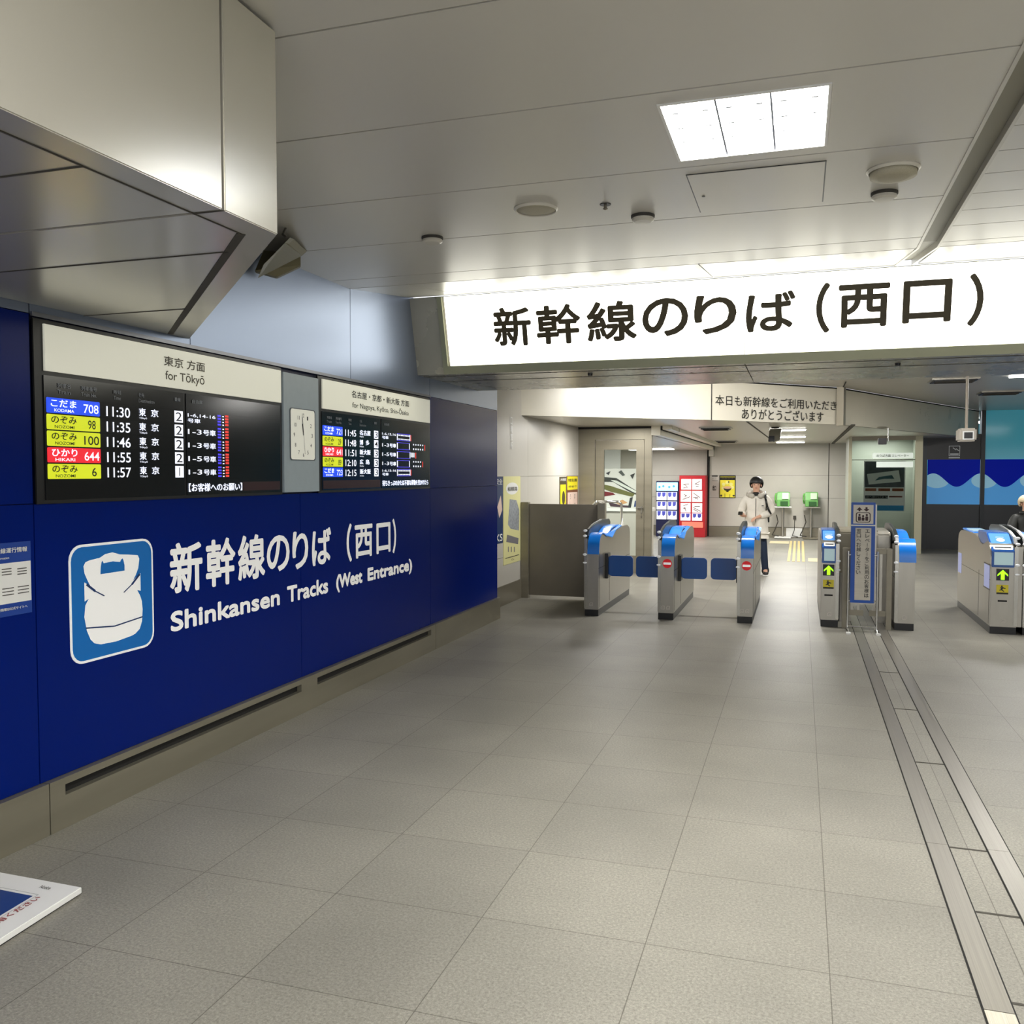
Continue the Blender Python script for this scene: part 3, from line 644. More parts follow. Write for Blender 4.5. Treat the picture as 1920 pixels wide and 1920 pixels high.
        s = Sheet((q0, y0-.010, .86), (1, 0, 0), sv2, .003); s.poly(rrect(.012, .13, W-.006, .33, .012)); s.build('card_pad', mat('pad_blue', (90, 150, 225), .2, emit=.2), t)
        s = Sheet((q0, y0-.010, .86), (1, 0, 0), sv2, .005); s.poly(ell(W/2+.004, .2, .04, .035)).rect(W/2-.035, .25, W/2+.04, .256); s.build('card_mark', mat('mark_pad', (225, 235, 250), .3, emit=.3), t)
        m0 = (q0+q1)/2+.0
        MB().box(m0-.058, m0+.058, y0-.006, y0+.002, .555, .675).build('arrow_display', BLACK, t)
        s = Sheet((m0, y0-.006, .615), (1, 0, 0), (0, 0, 1), .002)
        s.poly([(0, .05), (.048, .002), (.048, -.016), (.017, .012), (.017, -.052), (-.017, -.052), (-.017, .012), (-.048, -.016), (-.048, .002)]); s.build('green_arrow', mat('arrow_green', (150, 250, 20), .4, emit=1.6), t)
        MB().box(m0-.055, m0+.055, y0-.004, y0+.002, .412, .51).build('warning_sticker', mat('sticker_yellow', (232, 214, 40), .4), t)
        s = Sheet((m0, y0-.004, .465), (1, 0, 0), (0, 0, 1), .0015)
        s.poly(ell(-.006, .03, .009, .009, 10)).poly([(-.02, .02), (.004, .022), (.03, .012), (.028, .004), (.006, .008), (.0, -.006), (.02, -.02), (.01, -.024), (-.01, -.01), (-.028, -.016), (-.028, -.008), (-.014, .0)]).rect(-.054, -.052, .054, -.034)
        s.build('running_figure', BLACK, t)
        MB().box(m0-.04, m0+.045, y0-.002, y0+.002, .335, .352).build('coin_slot', DARK, t)
    if noentry:
        m0 = (x0+x1)/2+.015
        mb = MB(); mb.prism([(m0+.052*math.cos(2*PI*k/28), y0-.001, .638+.052*math.sin(2*PI*k/28)) for k in range(28)], (0, -.003, 0)); e = mb.build('no_entry_mark', mat('no_entry_red', (225, 25, 40), .4, emit=.15), t)
        MB().box(m0-.042, m0+.042, y0-.006, y0-.004, .626, .65).build('white_bar', mat('bar_white_glow', (245, 245, 245), .4, emit=.3), e)  # glow added to the bar so it stays white
    for f in flaps:
        s_ = 1 if f == 'r' else -1; xb = x1 if f == 'r' else x0
        hb = (xb, xb+s_*.035)
        MB().box(min(hb), max(hb), y0+.36, y0+.52, .40, .70).build('flap_hinge', BLACK, t, bevel=.004)
        a, b = sorted((xb+s_*.03, xb+s_*.325)); rr = rrect(a, .425, b, .672, .045)
        mb = MB(); mb.prism([(x, y0+.42, z) for x, z in rr], (0, .03, 0)); mb.build('flap', FLAP, t, bevel=.004)
    logo(t, (x0+x1)/2-.03*logos+.01, y0, .12, n=logos)
    return t
gate(.905, 1.072, 10.05, 'leftmost ticket gate, beside the dark steel fence, without a no entry mark', flaps='r')
gate(1.757, 1.935, 10.05, 'second ticket gate from the fence, red no entry mark and flaps both sides', noentry=True, flaps='lr', logos=2)
gate(2.625, 2.795, 10.07, 'ticket gate in front of the person in white, with a red no entry mark', noentry=True, flaps='l', logos=2)
gate(3.50, 3.682, 10.12, 'narrow ticket gate with a green arrow just left of the elevator notice stand', blue=False, reader=True, rail_side=1)
gate(4.235, 4.43, 10.12, 'ticket gate with a plain blue cover just right of the elevator notice stand', rail_side=-1, wing=False)
g = gate(5.15, 5.40, 10.2, 'wide ticket gate with a green arrow at the right edge of the photo', blue=False, reader=True, rail_side=1)
MB().box(5.148, 5.151, 10.25, 10.53, .46, .70).box(5.148, 5.151, 11.93, 12.16, .44, .68).build('side_screen', mat('side_screen', (140, 150, 205), .25, emit=.25), g)
MB().box(5.402, 5.444, 10.21, 12.1, .08, .90).build('joining_panel', STEEL, g)
MB().prism([(5.158, 11.25, .965), (5.35, 11.25, .965), (5.35, 11.95, .975), (5.158, 11.95, .975)], (0, 0, .02)).build('rear_reader', GBLUE2, g, bevel=.004)
MB().box(5.175, 5.33, 11.35, 11.8, .99, .998).build('rear_card_pad', mat('display_pale', (170, 196, 200)), g)
MB().box(5.147, 5.1495, 10.23, 10.55, .445, .46).box(5.147, 5.1495, 10.23, 10.55, .70, .712).build('screen_edge', BLACK, g)
gate(5.45, 5.65, 10.2, 'ticket gate half cut off by the right edge, blue cover, joined to the wide gate', rail_side=-1, wing=False)

# ------------------------------------------------------------------ elevator notice stand and swing gates
t = thing('notice_stand', (3.9, 9.9, 0), 'tall narrow blue framed elevator notice on a chrome stand between two gates', 'notice stand')
CH = mat('chrome', (215, 215, 212), .15, .95)
MB().box(3.785, 4.02, 9.93, 9.955, .30, 1.35).build('notice_board', mat('notice_frame', (20, 82, 178), .35), t, bevel=.003)
MB().box(3.79, 4.035, 9.955, 9.985, .285, 1.33).build('board_back', STEEL, t)
MB().box(3.805, 4.0, 9.926, 9.93, 1.13, 1.325).build('symbol_panel', mat('paper', (232, 226, 214), .5), t)
MB().box(3.828, 3.982, 9.926, 9.93, .33, 1.085).build('text_panel', mat('paper2', (214, 208, 194), .5, var=.06, scale=12, aniso=(1, 1, 8)), t)
MB().box(3.785, 4.02, 9.922, 9.93, 1.105, 1.118).build('divider', WHITE, t)
s = Sheet((3.9, 9.926, 1.13), (1, 0, 0), (0, 0, 1), .0015)
s.ring(rrect(-.07, .012, .072, .118, .022), .008)
for k, (x, sc) in enumerate(((-.035, 1), (0, .85), (.036, 1))):
    s.poly(ell(x, .085*sc+.005, .011, .012, 12)); s.poly(rrect(x-.014, .03, x+.014, .075*sc, .006))
s.poly([(-.045, .128), (-.045, .142), (-.065, .142), (-.036, .172), (-.007, .142), (-.027, .142), (-.027, .128)]).poly([(.022, .172), (.022, .152), (.002, .152), (.032, .126), (.062, .152), (.042, .152), (.042, .172)])
s.build('elevator_symbol', mat('maroon_ink', (52, 16, 18), .5), t)
s = Sheet((0, 9.926, 0), (1, 0, 0), (0, 0, 1), .0015); s.vtext('エレベーターをご利用のお客様は', 3.945, 1.075, .043, .048, .006); s.vtext('窓口へお越しください', 3.862, 1.075, .043, .048, .006); s.build('lettering', BLKT, t)
MB().tube((3.765, 9.94, .03), (3.765, 9.94, .84), .011).tube((4.05, 9.94, .03), (4.05, 9.94, .84), .011).tube((3.765, 9.94, .80), (4.05, 9.94, .80), .008).tube((3.765, 9.94, .32), (4.05, 9.94, .32), .008).build('stand_pole', CH, t)
MB().path([(3.765, 9.94, .03), (3.765, 9.72, .012)], .01).path([(4.05, 9.94, .03), (4.05, 9.72, .012)], .01).path([(3.765, 9.94, .03), (3.765, 10.06, .012)], .01).path([(4.05, 9.94, .03), (4.05, 10.06, .012)], .01).tube((3.765, 9.94, .05), (4.05, 9.94, .05), .009).build('stand_foot', CH, t)
for fx in (3.765, 4.05): MB().box(fx-.022, fx+.022, 9.69, 9.74, 0, .022).build('foot_pad', WHITE, t, bevel=.004)
def swing(x0, x1, hinge, label):
    t = thing('swing_barrier', ((x0+x1)/2, 10.12, 0), label, 'barrier', 'steel barriers beside the notice stand')
    px = x0 if hinge < 0 else x1-.055
    MB().box(px, px+.055, 10.09, 10.145, 0, .86).build('post', STEELD, t, bevel=.004)
    a, b = (x0+.055, x1) if hinge < 0 else (x0, x1-.055)
    MB().box(a, b, 10.10, 10.13, .80, .86).build('rail', STEELD, t, bevel=.003)
    MB().box(a, b, 10.10, 10.13, .14, .20).build('rail', STEELD, t, bevel=.003)
    for q in (.2, .6):
        xx = a+(b-a)*q; MB().box(xx, xx+.025, 10.105, 10.125, .20, .80).build('bar', STEEL, t)
swing(3.715, 3.93, -1, 'left steel swing barrier behind the elevator notice, joined to the green arrow gate')
swing(3.985, 4.205, 1, 'right steel swing barrier behind the elevator notice, joined to the blue covered gate')
t = thing('barrier_cabinet', (3.78, 10.8, 0), 'low steel box behind the elevator notice between the two gates', 'cabinet')
MB().prism([(3.69, 10.5, .55), (3.69, 10.5, 1.0), (3.69, 10.56, 1.03), (3.69, 11.1, 1.03), (3.69, 11.1, .55)], (.16, 0, 0)).build('hood', STEELD, t, bevel=.01)
MB().box(3.71, 3.83, 10.55, 11.05, 0, .55).build('pedestal', STEEL, t, bevel=.004)
t = thing('barrier_cabinet', (4.15, 10.8, 0), 'rounded steel box behind the notice stand beside the blue covered gate', 'cabinet')
MB().prism([(4.08, 10.5, .5), (4.08, 10.5, .98), (4.08, 10.56, 1.02), (4.08, 11.2, 1.02), (4.08, 11.2, .5)], (.14, 0, 0)).build('hood', STEEL, t, bevel=.015)
MB().box(4.10, 4.20, 10.55, 11.1, 0, .5).build('pedestal', STEEL, t, bevel=.004)

# ------------------------------------------------------------------ steel fence
t = thing('steel_fence', (.3, 11.3, 0), 'solid dark steel fence panel between the white wall and the first gate', 'fence')
MB().box(-.245, -.14, 11.25, 11.35, 0, 1.272).build('post', STEELD, t, bevel=.004)
MB().box(.79, .89, 11.25, 11.35, 0, 1.272).build('post', STEELD, t, bevel=.004)
MB().box(-.135, .785, 11.28, 11.32, .04, 1.25).build('panel', mat('fence_panel', (128, 121, 108), .42, .4, var=.15, scale=1.5), t, bevel=.003)
# rounded rail seen over the fence
t = thing('hand_rail', (.3, 12.5, 0), 'low curved steel rail whose top shows just over the dark fence', 'rail')
MB().path([(.35, 13.0, 0), (.35, 13.0, 1.2), (.40, 13.0, 1.235), (.72, 13.0, 1.235), (.77, 13.0, 1.2), (.77, 13.0, 0)], .018, 10).build('tube', CH, t, smooth=True)

# ------------------------------------------------------------------ posters on the recessed wall
def wposter(y0, y1, z0, z1, base, label, deco):
    t = thing('wall_poster', (-.25, (y0+y1)/2, z0), label, 'poster')
    MB().box(-.25, -.244, y0, y1, z0, z1).build('paper', base, t)
    deco(t, lambda l=.001: Sheet((-.244, y0, z0), (0, 1, 0), (0, 0, 1), l), y1-y0, z1-z0)
PY = mat('poster_yellow', (226, 222, 160), .5); YEL = mat('strong_yellow', (240, 222, 30), .5); GRY = mat('pgrey', (150, 155, 160), .5, var=.3, scale=30); PINK = mat('ppink', (232, 205, 190), .5)
def d1_(t, S, W, H):
    S().poly(ell(W*.5, H*.86, W*.36, H*.07)).build('white_cloud', WHITE, t)
    s = S(.002); s.text('相模路', W*.22, H*.83, W*.8, H*.88, .01); s.rect(W*.1, H*.07, W*.9, H*.078); s.text('Go', W*.45, H*.03, W*.6, H*.05); s.build('lettering', GAP, t)
    S().poly([(W*.25, H*.45), (W*.4, H*.40), (W*.9, H*.36), (W*.92, H*.6), (W*.75, H*.72), (W*.35, H*.74)]).build('figures', GRY, t)
    S().poly([(W*.15, H*.26), (W*.85, H*.20), (W*.88, H*.27), (W*.2, H*.34)]).poly([(W*.25, H*.14), (W*.3, H*.14), (W*.3, H*.2), (W*.25, H*.2)]).poly([(W*.42, H*.13), (W*.47, H*.13), (W*.47, H*.19), (W*.42, H*.19)]).poly([(W*.6, H*.12), (W*.65, H*.12), (W*.65, H*.18), (W*.6, H*.18)]).build('train_roof', mat('pg2', (120, 118, 122), .5), t)
wposter(10.533, 11.24, .50, 1.615, PY, 'long pale yellow poster on the white wall just before the steel fence', d1_)
def d2_(t, S, W, H):
    S().poly([(W*.6, H*.55), (W*.85, H*.72), (W*.95, H*.5), (W*.75, H*.38)]).build('pale_shape', PINK, t)
    s = S(.002); s.text('安全', W*.5, H*.88, W*.95, H*.97, .01); s.text('KS', W*.5, H*.03, W*.95, H*.14, .02); s.build('lettering', WHITE, t)
wposter(9.95, 10.51, .79, 1.612, mat('pnavy', (20, 50, 96), .45), 'dark blue poster partly hidden behind the end of the blue wall', d2_)
def d3_(t, S, W, H):
    S().rect(W*.1, 0, W*.9, H*.78).build('yellow_field', YEL, t)
    s = S(.002); s.poly(ell(W*.55, H*.4, W*.22, H*.2)).rect(W*.2, H*.02, W*.4, H*.2); s.build('dark_figure', BRNT, t)
    s = S(.002); s.text('大相撲', W*.1, H*.88, W*.9, H*.96); s.build('lettering', WHITE, t)
wposter(13.26, 13.68, 1.05, 1.60, BRNT, 'narrow dark and yellow poster left of the bright yellow one above the fence', d3_)
def d4_(t, S, W, H):
    S().rect(W*.03, H*.62, W*.97, H*.99).build('yellow_field', YEL, t); S().rect(W*.06, H*.02, W*.94, H*.55).build('pink_field', PINK, t)
    s = S(.002); s.text('特別展', W*.1, H*.84, W*.9, H*.93, .02); s.text('開催中', W*.15, H*.68, W*.85, H*.74); s.vtext('うしろ', W*.3, H*.5, .08, .12); s.vtext('まつ', W*.7, H*.5, .08, .14); s.build('lettering', BLKT, t)
wposter(13.71, 14.44, 1.03, 1.61, mat('prust', (120, 70, 40), .5), 'bright yellow and pink poster in the corner by the steel door', d4_)
t = tag(Sheet((-.25, 10.78, 1.95), (0, 1, 0), (0, 0, 1), .004).vtext('口精算所', .08, .42, .095, .105, .01).build('wall_lettering', WHITE), 'small faded white vertical lettering high on the recessed white wall', 'lettering')

# ------------------------------------------------------------------ steel door and its wall
DX0, DX1 = -.25, .97
mb = MB(); mb.box(DX0, .03, 14.5, 14.6, 0, 2.42).box(.855, DX1, 14.5, 14.6, 0, 2.42).box(.03, .855, 14.5, 14.6, 2.21, 2.42)
struct(mb.build('wall_door_side', STEELD, bevel=.003))
d = tag(MB().box(.04, .18, 14.52, 14.57, .01, 2.2).box(.716, .845, 14.52, 14.57, .01, 2.2).box(.18, .716, 14.52, 14.57, 2.045, 2.2).box(.18, .716, 14.52, 14.57, .01, .3).build('door_1', STEELD), kind='structure')
MB().box(.18, .716, 14.54, 14.546, .3, 2.045).build('pane', GLASS, d)
h = MB().box(.735, .84, 14.48, 14.50, 1.085, 1.105).box(.80, .82, 14.49, 14.52, 1.0, 1.12).build('door_handle', STEEL, d, bevel=.003)
MB().box(.80, .815, 14.505, 14.52, .93, .96).build('lock', CH, d)
struct(MB().box(DX0, DX1, 14.485, 14.5, 2.385, 2.42).build('trim_10', DARK))
# room behind the door: counter, coloured display board
t = thing('ticket_counter', (-.2, 17.6, 0), 'white counter seen through the window of the steel door', 'counter')
MB().box(-1.0, .45, 17.5, 18.1, .0, .9).build('front', WHITEW, t, bevel=.004)
MB().box(-1.03, .48, 17.46, 18.14, .9, .96).build('worktop', WHITE, t, bevel=.004)
t = thing('display_panel', (-.2, 17.9, .96), 'colourful train artwork panel standing on the white counter behind the steel door', 'display panel')
MB().box(-.9, .4, 17.9, 17.94, .96, 1.75).build('board', mat('art_white', (214, 212, 205), .4, emit=.25), t)
S_ = lambda l: Sheet((-.9, 17.9, .96), (1, 0, 0), (0, 0, 1), l)
cols = [((60, 62, 58), [(.35, .62), (.62, .6), (.9, .42), (1.28, .2), (1.2, .18), (.85, .34), (.55, .52), (.36, .52)]), ((225, 228, 220), [(.5, .56), (.62, .55), (1.1, .3), (1.0, .3), (.6, .5)]), ((110, 110, 60), [(.3, .48), (.5, .44), (1.0, .28), (.95, .22), (.5, .32), (.3, .4)]), ((120, 35, 40), [(.3, .34), (.55, .3), (.6, .26), (.35, .22)]), ((70, 50, 60), [(.45, .12), (.7, .05), (.9, .04), (.88, .0), (.5, .02)]), ((60, 75, 120), [(.98, .02), (1.0, .14), (1.06, .15), (1.1, .02)]), ((210, 160, 110), [(.6, .1), (.75, .16), (.85, .1), (.7, .05)]), ((40, 44, 48), [(.9, .2), (.96, .22), (.92, .0), (.86, .0)]), ((48, 60, 52), [(1.1, .05), (1.3, .12), (1.3, .02), (1.1, .0)]), ((70, 70, 66), [(1.12, .45), (1.2, .7), (1.22, .42)]), ((60, 60, 66), [(.4, .7), (.5, .74), (.46, .66)]), ((50, 50, 50), [(.9, .66), (1.0, .7), (.95, .58)]), ((80, 84, 80), [(.66, .72), (.72, .76), (.8, .66), (.75, .64)])]
for i, (c_, P_) in enumerate(cols):
    s = S_(.002+.001*i); s.poly(P_); s.build('painted_shape', mat('art%d' % i, c_, .5, emit=.08), t)
t = thing('roll_blind', (-.5, 18.0, 1.8), 'white folded panels hanging in the room behind the door window', 'blind')
MB().box(-.7, -.28, 18.3, 18.33, 1.75, 2.2).build('sheet', WHITE, t)

# ------------------------------------------------------------------ vending machines against the back wall
def vend(x0, x1, z1, body, label, rows, header, cells):
    t = thing('vending_machine', ((x0+x1)/2, 23.4, 0), label, 'vending machine')
    MB().box(x0, x1, 23.4, 23.95, .0, z1).build('cabinet', body, t, bevel=.006)
    W = x1-x0
    if header: MB().box(x0+.02, x1-.03, 23.385, 23.4, header[0], header[1]).build('header_panel', mat('header_lit', (150, 215, 250), .4, emit=1.0), t)
    if header:
        s = Sheet((x0, 23.385, header[0]), (1, 0, 0), (0, 0, 1), .002)
        for k, q in enumerate((.15, .32, .58, .78)): s.poly(ell(x0*0+W*q, .1+.02*(k % 2), W*.05, .03, 10))
        s.build('header_drawing', mat('hd_blue', (60, 150, 205), .5), t)
    for (a, b, c, d_, m_) in cells:
        p = MB().box(x0+W*a, x0+W*b, 23.385, 23.4, c, d_).build('front_panel', m_, t)
        s = Sheet((x0+W*a, 23.385, c), (1, 0, 0), (0, 0, 1), .002); w = W*(b-a); h = d_-c
        rnd = random.Random(int(c*1000+a*77))
        if m_ is PW or m_ is PV:
            for k in range(2): s.poly([(w*(.08+.48*k), h*.95), (w*(.44+.48*k), h*.95), (w*(.40+.48*k), h*(.45+.1*rnd.random())), (w*(.22+.48*k), h*.38), (w*(.1+.48*k), h*.5)])
            s.build('blue_print', mat('bp', (70, 75, 175), .5), p)
        else:
            for k in range(3): s.line((w*rnd.uniform(.1, .4), h*rnd.uniform(.1, .9)), (w*rnd.uniform(.5, .9), h*rnd.uniform(.1, .9)), .018)
            s.build('dark_print', mat('dp', (96, 66, 76), .5), p)
    return t
PW = mat('panel_white_blue', (226, 230, 244), .4, emit=.3); PV = mat('panel_violet', (226, 226, 242), .4, emit=.5); PR = mat('panel_white_red', (240, 232, 226), .4, emit=.5)
cb = []
for z0, z1 in ((.955, 1.17), (.71, .925), (.455, .68)):
    cb += [(.03, .46, z0, z1, PW), (.50, .92, z0, z1, PW)]
vend(-.315, .275, 1.455, mat('vend_navy', (14, 18, 60), .4), 'dark blue vending machine with a pale blue header by the back wall', 3, (1.20, 1.42), cb)
cr = [(.08, .46, 1.235, 1.51, PR), (.50, .86, 1.235, 1.51, PR), (.06, .46, .915, 1.20, PR), (.50, .88, .915, 1.20, PR), (.06, .44, .64, .885, PR), (.50, .88, .64, .885, PR), (.06, .44, .43, .62, PV), (.50, .88, .43, .62, PV)]
v = vend(.285, .955, 1.60, mat('vend_red', (178, 30, 40), .35), 'red vending machine with eight white panels beside the blue one', 4, None, cr)
MB().box(.36, .90, 23.385, 23.4, .25, .40).build('lower_panel', mat('red_glow', (240, 120, 100), .4, emit=.4), v)
struct(MB().box(.955, 1.0, 23.93, 24.0, 0, 2.42).build('trim_11', DARK))
struct(MB().box(1.0, 1.12, 23.7, 24.0, 2.1, 2.42).build('trim_12', WHITEW))
t = thing('glass_screen', (.1, 19, 0), 'thin frame of a glass screen right of the steel door', 'glass screen')
MB().box(.20, .23, 18.9, 18.95, .0, 1.75).build('frame_post', BLACK, t)
MB().box(.08, .20, 18.92, 18.93, .3, 1.7).build('pane', GLASS, t)

# ------------------------------------------------------------------ payphones
GRN = mat('phone_green', (98, 168, 76), .4); GRL = mat('phone_pale', (186, 222, 176), .4)
def payphone(x, label, pole_y=23.75, white=True):
    st = thing('phone_stand', (x, 23.7, 0), 'grey pedestal shelf under the ' + label + ' green payphone', 'stand', None)
    MB().box(x-.21, x+.21, 23.5, 23.9, .79, .815).build('shelf', WHITE if white else STEEL, st, bevel=.004)
    MB().tube((x, 23.7, .05), (x, 23.7, .79), .03).build('pole', STEEL, st)
    MB().prism([(x-.2, 23.45, .012), (x+.2, 23.45, .012), (x+.2, 23.92, .012), (x-.2, 23.92, .012)], (0, 0, .03)).build('base_plate', WHITE if white else STEELD, st, bevel=.008)
    MB().tube((x, 23.7, .0), (x, 23.7, .012), .1).build('foot', BLACK, st)
    MB().path([(x-.16, 23.75, .6), (x-.12, 23.75, .42), (x-.2, 23.75, .2), (x-.26, 23.75, .08), (x-.1, 23.8, .05)], .012).build('cable', GAP, st)
    t = thing('payphone', (x, 23.7, .815), label + ' green payphone standing on a pedestal by the back wall', 'payphone')
    MB().prism([(x-.15, 23.55, .815), (x-.15, 23.58, .99), (x-.15, 23.66, 1.17), (x-.15, 23.85, 1.19), (x-.15, 23.85, .815)], (.31, 0, 0)).build('body', GRN, t, bevel=.015)
    MB().prism([(x-.02, 23.57, 1.01), (x+.13, 23.57, 1.01), (x+.13, 23.64, 1.16), (x-.02, 23.64, 1.16)], (0, -.02, 0)).build('face_panel', GRL, t)
    MB().box(x-.06, x+.12, 23.535, 23.55, .84, .95).build('keypad', mat('keypad', (40, 90, 40), .5), t)
    MB().path([(x-.17, 23.58, 1.14), (x-.185, 23.52, 1.08), (x-.185, 23.5, .98), (x-.17, 23.55, .90)], .022).build('handset', GRN, t)
payphone(2.87, 'left, paler')
payphone(3.55, 'right, darker', white=False)
t = thing('wall_outlet', (3.16, 24, .5), 'small grey wall outlet with a hanging cable between the two payphones', 'outlet')
MB().box(3.12, 3.19, 23.97, 24.0, .47, .57).build('box', GAP, t)
MB().path([(3.155, 23.96, .47), (3.15, 23.95, .2), (3.1, 23.93, .06), (3.24, 23.9, .03)], .008).build('cable', GAP, t)
t = tag(MB().box(2.95, 3.34, 23.955, 23.975, .02, .25).build('cover_plate', WHITE, bevel=.003), 'white cover plate low on the back wall between the payphone stands', 'cover plate')
# yellow bowl poster
t = thing('wall_poster', (1.46, 24, 1.0), 'yellow poster of a noodle bowl with a black frame on the back wall', 'poster')
MB().box(1.254, 1.67, 23.985, 24.0, 1.01, 1.60).build('frame', BLACK, t)
s = Sheet((1.254, 23.985, 1.01), (1, 0, 0), (0, 0, 1), .002); s.rect(.02, .02, .396, .47).rect(.02, .545, .396, .56); s.build('yellow_field', mat('poster_yel', (236, 222, 60), .5, emit=.1), t)
s = Sheet((1.254, 23.985, 1.01), (1, 0, 0), (0, 0, 1), .004); s.poly(ell(.21, .26, .1, .08, 20, 180, 360)).rect(.18, .16, .24, .2); s.poly(ell(.05, .06, .03, .03, 8)).poly(ell(.37, .06, .03, .025, 8)).rect(.14, .02, .15, .12).rect(.27, .02, .28, .1).poly(ell(.24, .42, .015, .03, 8)); s.text('中華そば', .06, .485, .36, .53, .02); s.build('bowl_drawing', BRNT, t)
s = Sheet((1.254, 23.985, 1.01), (1, 0, 0), (0, 0, 1), .005); s.poly(ell(.21, .275, .105, .035)); s.build('noodles', mat('noodles', (236, 190, 150), .5), t)
s = Sheet((1.254, 23.985, 1.01), (1, 0, 0), (0, 0, 1), .003); [s.poly(ell(a, b, .045, .045, 12)) for a, b in ((.11, .36), (.2, .4), (.3, .36), (.33, .28), (.1, .26))]; s.build('steam', mat('steam_y', (250, 244, 150), .5), t)
t = thing('small_notice', (1.13, 24, 1.2), 'small black lettered notice on the back wall left of the yellow poster', 'notice')
s = Sheet((1.06, 24, 1.2), (1, 0, 0), (0, 0, 1), .004); s.rect(0, .37, .15, .40).rect(.01, .345, .12, .35).rect(.01, .26, .15, .27).text('出口', .02, 0, .11, .14, .01).text('Exit', .02, .3, .12, .33); s.build('lettering', BLKT, t)

# ------------------------------------------------------------------ tactile paving
TAC = mat('tactile_yellow', (214, 190, 130), .6)
t = thing('tactile_paving', (3.2, 20, 0), 'faded yellow tactile paving strip on the floor in front of the payphones', 'tactile paving')
mb = MB()
for k in range(4): mb.box(3.06+k*.09, 3.11+k*.09, 17.5, 22.8, 0, .005)
mb.build('bar_strip', TAC, t); MB().box(2.6, 3.04, 21.9, 22.7, 0, .003).box(3.44, 3.8, 17.6, 18.3, 0, .003).build('dot_pad', mat('tactile_pale', (206, 196, 160), .6), t)

# ------------------------------------------------------------------ lower ceiling fittings
def vent(x, y, w, d_, z, label, cat='vent'):
    t = thing('ceiling_vent', (x, y, z), label, 'ceiling vent', None)
    MB().box(x-w/2, x+w/2, y-d_/2, y+d_/2, z-.02, z).build('frame', STEEL, t)
    MB().box(x-w/2+.03, x+w/2-.03, y-d_/2+.03, y+d_/2-.03, z-.035, z-.015).build('opening', BLACK, t)
    for k in range(3): MB().box(x-w/2+.06, x+w/2-.06, y-d_/2+.08+k*.1, y-d_/2+.1+k*.1, z-.05, z-.03).build('blade', GAP, t)
vent(1.92, 15.3, .52, .5, 2.42, 'square ceiling vent on the lower ceiling above the closed gates')
vent(1.62, 21.5, .5, .5, 2.42, 'distant ceiling vent close to the back wall, left of the lamps')
vent(5.35, 14.2, .62, .5, 3.0, 'ceiling vent in the upper ceiling right of the message fascia')
vent(6.4, 16.6, .62, .5, 3.0, 'dark ceiling vent nearest the right edge above the smoking room')
TUBE = mat('tube_glow', (255, 253, 246), .5, emit=14)
for x0, x1, y, lb in ((2.76, 3.35, 16.2, 'nearest of the three slim lamps on the lower ceiling beyond the fascia'), (2.86, 3.36, 19.3, 'middle of the three slim lamps on the lower ceiling'), (2.72, 3.36, 22.6, 'farthest of the three slim lamps, close to the back wall')):
    t = thing('ceiling_lamp', ((x0+x1)/2, y, 2.42), lb, 'ceiling lamp', 'slim lamps on the lower ceiling')
    MB().box(x0-.02, x1+.02, y-.16, y+.16, 2.405, 2.42).build('frame', WHITE, t)
    MB().box(x0, x1, y-.14, y+.14, 2.395, 2.405).build('lamp_panel', TUBE, t)
t = thing('ceiling_lamp', (.1, 22.5, 2.27), 'oval lamp on the ceiling of the side room above the vending machines', 'ceiling lamp')
MB().box(-.6, .25, 22.0, 22.6, 2.25, 2.27).build('lamp_panel', TUBE, t)
t = thing('ceiling_lamp', (7.0, 14.2, 3.0), 'bright ceiling lamp cut off by the right edge beyond the sign', 'ceiling lamp')
MB().box(6.02, 6.62, 13.6, 14.0, 2.98, 3.0).build('lamp_panel', TUBE, t)
t = thing('ceiling_lamp', (8.6, 25, 3.0), 'long tube lamp inside the teal lounge at the right edge', 'ceiling lamp')
MB().box(7.3, 9.2, 24.3, 24.42, 2.88, 2.93).build('lamp_panel', TUBE, t)

def hanging_camera(x, y, ztop, zc, label, s=1.):
    t = thing('security_camera', (x, y, ztop), label, 'security camera')
    MB().lathe((x, y, ztop), [(.06*s, 0), (.06*s, -.02), (.02, -.03)], 16).build('mount', STEEL, t)
    MB().tube((x, y, ztop-.02), (x, y, zc), .018*s).build('drop_pole', mat('pole_beige', (165, 155, 140), .5), t)
    MB().box(x-.10*s, x+.10*s, y-.16*s, y+.16*s, zc-.17*s, zc).build('housing', mat('cam_beige', (186, 178, 164), .4), t, bevel=.02*s)
    e = MB().box(x-.065*s, x+.065*s, y-.168*s, y-.155*s, zc-.15*s, zc-.04*s).build('lens_window', WHITE, t)
    MB().box(x-.05*s, x+.05*s, y-.172*s, y-.166*s, zc-.135*s, zc-.055*s).build('lens', BLACK, e)
hanging_camera(5.34, 13.0, 3.0, 2.24, 'security camera on a long pole from the upper ceiling, in front of the smoking room')
t = thing('security_camera', (2.87, 15.5, 2.42), 'dark grey security camera under the lower ceiling beside the slim lamps', 'security camera')
MB().lathe((2.87, 15.5, 2.42), [(.06, 0), (.06, -.015), (.02, -.02)], 16).build('mount', GAP, t)
MB().prism([(2.78, 15.35, 2.38), (2.97, 15.35, 2.39), (2.94, 15.35, 2.19), (2.76, 15.35, 2.17)], (0, .3, .01)).build('housing', mat('cam_olive', (110, 106, 88), .45), t, bevel=.01)
MB().box(2.77, 2.86, 15.335, 15.35, 2.18, 2.27).build('lens', BLACK, t)
t = thing('security_camera', (4.55, 15.9, 2.42), 'small camera with a black window hanging before the elevator glass', 'security camera')
MB().lathe((4.55, 15.9, 2.42), [(.07, 0), (.09, -.012), (.02, -.03)], 16).build('mount', STEEL, t)
